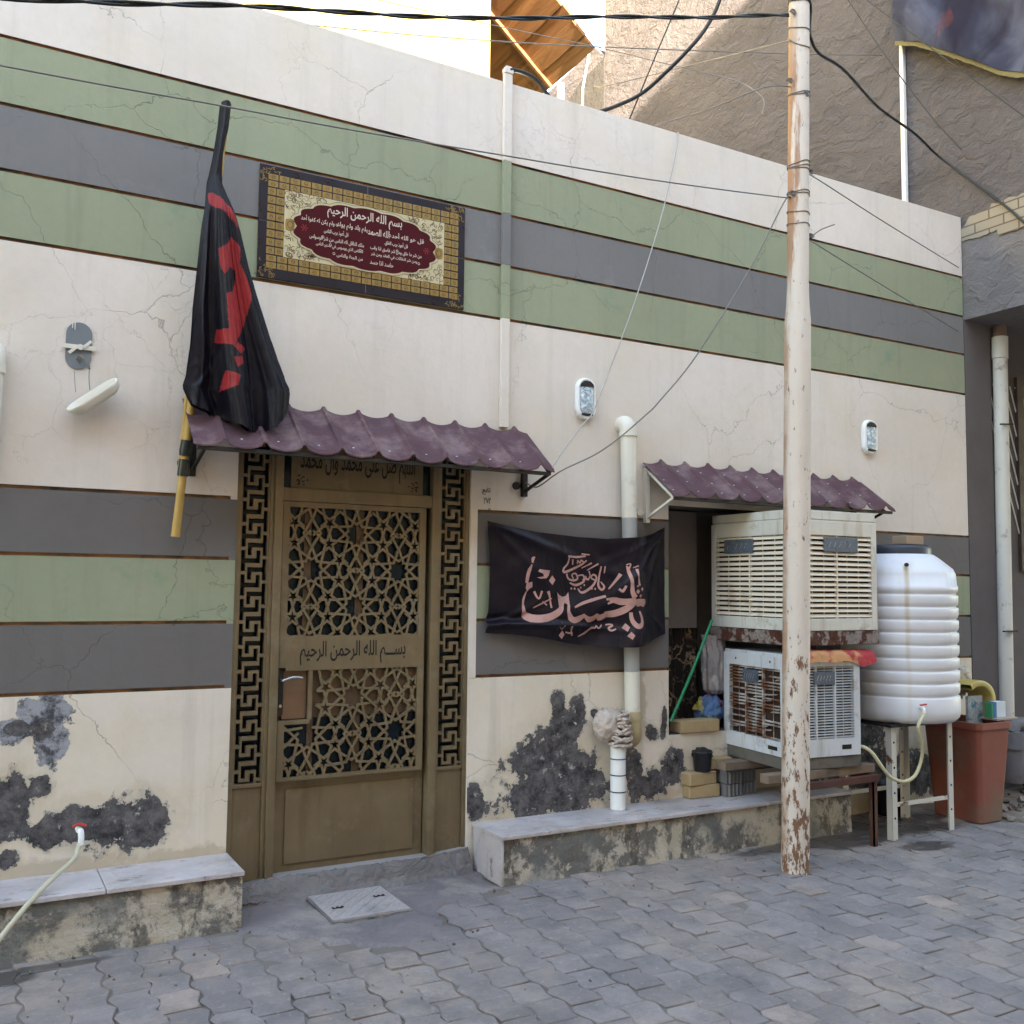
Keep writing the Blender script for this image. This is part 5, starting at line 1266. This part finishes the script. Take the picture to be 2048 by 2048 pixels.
cable('thin dark wire running along the street in front of the flag top to the pole', [(-2.5,-.8,3.24),(.022,-.8,3.37),(.818,-.8,3.422),(1.355,-.8,3.455),(2.098,-.8,3.514),(2.964,-.8,3.585),(3.836,-.8,3.678),(3.95,-.8,3.70)], .0036, m_cable_g)
cable('loose grey wire looping from the pole down to the door awning bracket', [(3.95,-.80,3.70),(3.914,-.78,3.66),(3.731,-.7,3.27),(3.436,-.6,2.769),(3.242,-.52,2.507),(3.19,-.48,2.44),(3.069,-.4,2.313),(2.94,-.36,2.215),(2.776,-.32,2.131),(2.72,-.28,2.09),(2.70,-.14,2.04),(2.675,-.06,2.07)], .004, m_cable_g)
cable('black cable from the pole top sagging right to the brick strip', [(4.05,-.86,4.86),(4.105,-.82,4.84),(4.117,-.8,4.75),(4.127,-.8,4.673),(4.246,-.75,4.646),(4.62,-.6,4.72),(5.4,-.2,4.86),(6.1,.05,4.94),(6.45,.12,4.88),(6.52,-.1,4.62),(6.53,-.386,4.31),(6.53,-.6,4.05)], .009, m_cable)
cable('thin grey wire from the pole across the cream parapet to the wall end', [(4.05,-.8,3.86),(4.135,-.8,3.855),(5.151,-.45,3.9),(6.494,-.01,3.955)], .0034, m_cable_g)
cable('thin grey wire from the pole across the green band to the wall end', [(4.05,-.8,3.49),(4.111,-.8,3.473),(4.878,-.5,3.500),(6.476,-.01,3.457)], .0034, m_cable_g)
cable('faint wire slanting across the rough grey wall near the pole', [(6.4,1.3,7.2),(6.4,.927,6.563),(6.4,.572,5.918),(6.4,.148,5.211),(6.42,-.112,4.824)], .0045, m_cable)
cable('dark wire slanting across the grey hanging tarpaulin', [(6.28,1.1,6.95),(6.3,.644,6.379),(6.3,.002,5.618),(6.3,-.689,4.809)], .0045, m_cable)
cable('short grey wire from the wall top up to the pole', [(3.689,.1,4.35),(3.689,.1,4.423),(3.78,-.28,4.385),(3.841,-.7,4.352),(3.96,-.8,4.345)], .0034, m_cable_g)
cable('thin wire rising from the rooftop to the upper pole', [(4.75,2.3,6.05),(4.22,1.5,5.466),(4.287,.5,5.18),(3.96,-.8,4.62)], .0034, m_cable_g)
cable('short curled wire end sticking out right of the pole', [(4.06,-.82,3.49),(4.112,-.8,3.505),(4.17,-.82,3.548),(4.254,-.84,3.587)], .0032, m_cable_g)

# ------------------------------------------------------------------ neighbour on the right
nb = thing('grey_house', 'taller unfinished grey house on the right with overhanging upper floor', 'house', (6.55, 0, 0))
m_brk = MT('exposed_cream_brick', .9, 0, .3)
tx = N(m_brk.t, 'ShaderNodeTexBrick', {'Vector': m_brk.map((1, 1, 1), vec=N(m_brk.t, 'ShaderNodeCombineXYZ', {0: m_brk.sep()[1], 1: m_brk.sep()[2], 2: 0.}).outputs[0]), 'Scale': 1., 'Color1': c4((.25, .215, .165)), 'Color2': c4((.29, .255, .195)), 'Mortar': c4((.12, .09, .07)), 'Mortar Size': .006, 'Brick Width': .235, 'Row Height': .075})
m_brk = m_brk.done(tx.outputs[0], .9, m_brk.bump(tx.outputs[1], -.5, .01))
MB().box(6.552, 14, -1.5, 4.82, 4.18, 11).build('upper_wall', m_rough, nb)
MB().box(6.556, 14, -1.48, 4.80, 3.56, 4.18).build('floor_slab', m_slab, nb)
MB().box(6.556, 14, .05, .3, 0, 3.56).box(6.556, 6.86, .0, .05, 0, 3.56).build('ground_wall', m_gfloor, nb)
bs = MB(); ptsT = []; 
def zt_(y): return 4.345+.035*nz(y*7, 0, 1)+.02*nz(y*21, 3, 1)+(.05 if y < -.25 else 0)*.6-.10*max(0, .06+y)*0-(.12 if y > -.10 else 0)*max(0, (y+.10)/.14)
def zb_(y): return 4.165+.02*nz(y*9, 4, 1)+.012*nz(y*25, 4, 5)-(.045 if -.62 < y < -.3 else 0)
ns = 120
V = [(6.546, .03-1.5*i/ns, f(.03-1.5*i/ns)) for f in (zb_, zt_) for i in range(ns+1)]
bs.add(V, [(i, i+1, ns+2+i, ns+1+i) for i in range(ns)])
V2 = [(6.551, p[1], p[2]) for p in V]; bs.add(V+V2, [(i, i+1, 2*(ns+1)+i+1, 2*(ns+1)+i) for i in list(range(ns))+list(range(ns+1, 2*ns+1))])
bs.build('brick_strip', m_brk, nb, recalc=False)
wf = MB().box(7.22, 7.30, .02, .09, 1.66, 3.2).box(7.30, 8.6, .02, .09, 3.12, 3.2).box(7.30, 8.6, .02, .09, 1.66, 1.74)
wo = wf.build('window', simple('brown_window_frame', (.07, .045, .035), .6), nb)
gr = MB()
for k in range(18):
    for s in (-1, 1): gr.bar((7.3+.07*k, .045+.006*s, 1.74), (7.3+.07*k+s*.5, .045+.006*s, 3.12), .008, .006)
gr.build('grille', m_white_pl, wo); MB().box(7.3, 8.6, .06, .07, 1.74, 3.12).build('pane', simple('pale_blue_pane', (.25, .36, .45), .2, var=.2), wo)
dp = thing('downpipe', 'old white downpipe on the grey house at the right', 'pipe', (6.93, -.03, .6))
MB().tube([(6.94,-.03,3.57),(6.94,-.03,3.46)], .05, 16, 1).tube([(6.94,-.03,3.47),(6.935,-.03,3.3)], .060, 16).tube([(6.937,-.03,3.3),(6.90,-.03,.55)], .053, 18).build('pipe', [simple('flaking_white_pipe', (.55, .53, .49), .6, var=.08, dirt=(.27, .24, .22), dirt_at=(.57, .66), dsc=6, bump=.3), simple('brown_pipe', (.16, .10, .08), .6)], dp)
MB().bar((6.83,-.09,2.77),(6.99,-.085,2.785),.012,.012).bar((6.80,-.09,1.20),(6.97,-.085,1.20),.016,.012).build('strap', m_black_iron, dp)
tag(MB().box(6.50, 6.54, .462, .498, 4.2, 6.0).build('white_batten', m_white_pl, bevel=.006), 'upright white batten against the rough grey wall', 'batten')
def tarpm():
    m = MT('grey_printed_tarpaulin', .75, 0, .06)
    dv = m.vadd(m.co, m.noise(1.2, 3, .5, col=True), .8)
    c = m.mix(m.mr(m.noise(1.7, 4, .5, 1.), .40, .60), (.034, .036, .058), (.085, .090, .130))
    c = m.mix(m.mr(m.noise(1.3, 4, .55, .8, vec=m.map((1, 1, .6), (4, 2, 1))), .55, .64, 0, .75), c, (.016, .012, .02))
    c = m.mix(m.mr(m.noise(1.6, 4, .5, .5, vec=m.map((1, 2.2, .5), (1, 7, 3))), .66, .70, 0, .8), c, (.10, .03, .028))
    return m.done(c, .75, m.bump(m.noise(3.5, 4, .5, .6), .5, .03))
tz = [(.50, 6.00), (.25, 5.86), (.0, 5.66), (-.2, 5.50), (-.4, 5.33), (-.6, 5.22), (-1.0, 5.10), (-1.45, 5.05)]
def tlow(y):
    for (y0, z0), (y1, z1) in zip(tz, tz[1:]):
        if y0 >= y >= y1: return z0+(z1-z0)*(y0-y)/(y0-y1)
    return tz[-1][1]
trp = thing('tarpaulin', 'grey printed tarpaulin with yellow hem hung on the rough wall, top right', 'tarpaulin', (6.5, 0, 5.2))
def trf(u, v):
    y = .50-1.9*u; z0 = tlow(y); z = z0+(7.6-z0)*v
    return (6.46-.035*math.sin(u*9+v*2.5)-.02*math.sin(v*14+u*4)+.03*nz(u*4, v*4, 1), y, z)
MB().grid(90, 60, trf).build('sheet', tarpm(), trp, recalc=False)
hm = MB(); hm.grid(90, 3, lambda u, v: (6.455-.03*math.sin(u*9), .50-1.9*u, tlow(.50-1.9*u)-.002-(.035+.022*abs(nz(u*40, 0, 1)))*(1-v)))
hm.build('fringe', simple('yellow_fringe', (.16, .135, .06), .9, var=.3, scale=30, bump=.6), trp, recalc=False)

# ------------------------------------------------------------------ behind: sunlit house, canopy, rooftop bits
fh = thing('cream_building', 'sunlit plain cream building rising behind the wall, top left', 'building', (0, 6, 0))
MB().box(-7, 5.575, 6, 12, 0, 14).build('wall', m_white_wall, fh)
MB().box(-7.1, 5.63, 5.95, 12.05, 14, 14.25).build('roof', m_white_wall, fh)
cn = thing('wooden_canopy', 'tilted canopy of brown planks on the side of the cream building', 'canopy', (5.6, 6.1, 8.5))
def cwood():
    m = MT('orange_brown_boards', .8, 0, .2)
    i_ = N(m.t, 'ShaderNodeNewGeometry').outputs['Random Per Island']
    gr_ = m.noise(1, 6, .6, 1.2, vec=m.map((9, .8, 9)))
    c = m.mix(m.mr(gr_, .35, .65), (.17, .085, .038), (.30, .165, .08))
    c = m.mix(m.op('MULTIPLY', i_, .6), c, (.13, .06, .028))
    c = m.mix(m.mr(m.noise(2.5, 6), .60, .66, 0, .7), c, (.09, .04, .02))
    return m.done(c, .85, m.bump(gr_, .4, .01))
m_cwood = cwood()
A0, B0 = Vector((5.60, 6.12, 10.32)), Vector((7.30, 6.12, 8.955)); dv = (B0-A0); L = dv.length; dv.normalize(); nrm = Vector((dv.z, 0, -dv.x))
nb_ = 9; rs = random.Random(2)
cw_ = [MB(), MB()]
for k in range(nb_):
    a = A0+dv*(L*k/nb_-.004); b = A0+dv*(L*(k+1)/nb_+.004)-nrm*.012*0; o = rs.uniform(-.05, .05); a = a+nrm*.014*(k % 2); b = b+nrm*.014*(k % 2); th = nrm*-.025*(1+rs.random())
    V = [a+Vector((0, o, 0)), b+Vector((0, o, 0)), b+Vector((0, 5, 0)), a+Vector((0, 5, 0))]
    cw_[0].add(V+[v+th for v in V], ((0,1,2,3),(7,6,5,4),(0,4,5,1),(1,5,6,2),(2,6,7,3),(3,7,4,0)))
cw_[0].build('boards', m_cwood, cn)
for yy in (7.3, 9.5):
    MB().bar(A0+Vector((0, yy-6.12, 0))+nrm*.03, B0+Vector((0, yy-6.12, 0))+nrm*.03, .05, .05).build('batten', m_cwood, cn)
rw = thing('rooftop_wall', 'small sloping pinkish rooftop wall beside the canopy', 'wall', (6.6, 6, 6))
sw = lambda x, y, z: (y, x, z)
STAIR = [(6.4, 8.14), (5.05, 8.22), (4.825, 8.0), (4.825, 6), (6.4, 6)]
SHADE_PATCH = [(5.61, 7.81), (5.35, 7.915), (4.83, 7.98), (4.83, 6), (5.61, 6)]  # shaded part of the rooftop wall, put in as a dark slab
MB().prism(STAIR, 6.56, 6.9, fn=sw).build('wall', m_rough, rw)
MB().prism(SHADE_PATCH, 6.545, 6.56, fn=sw).build('shade_patch', simple('painted_wall_shade', (.05, .045, .043), .95, var=.3, bump=.6, bsc=12, bd=.03), rw)
tag(MB().box(5.92, 5.98, 4.84, 4.90, 5.6, 7.51).build('white_post', m_white_pl, bevel=.008), 'white post on the rooftop below the canopy', 'post')
tag(MB().tube([(6.15, 4.7, 5.6), (6.15, 4.7, 7.42), (6.27, 4.75, 7.9)], .012, 8).build('thin_pole', m_white_pl), 'thin pale rod on the rooftop beside the rough wall', 'rod')
# house across the street (behind the viewpoint): it shades the lane
op = thing('opposite_house', 'plain house across the lane, behind the viewpoint', 'house', (0, -7, 0))
MB().box(-22, 26, -14, -7.2, 0, 9.23).build('wall', simple('opposite_render', (.42, .345, .26), .9, var=.1), op)

lh = thing('left_sky_block', 'plain house added further left, outside the view, to block low sky light', 'house', (-9, 4, 0))  # unseen block, added to keep low sky light off the grey house
MB().box(-16, -4.3, .3, 12, 0, 9.5).build('wall', bpy.data.materials['opposite_render'], lh)
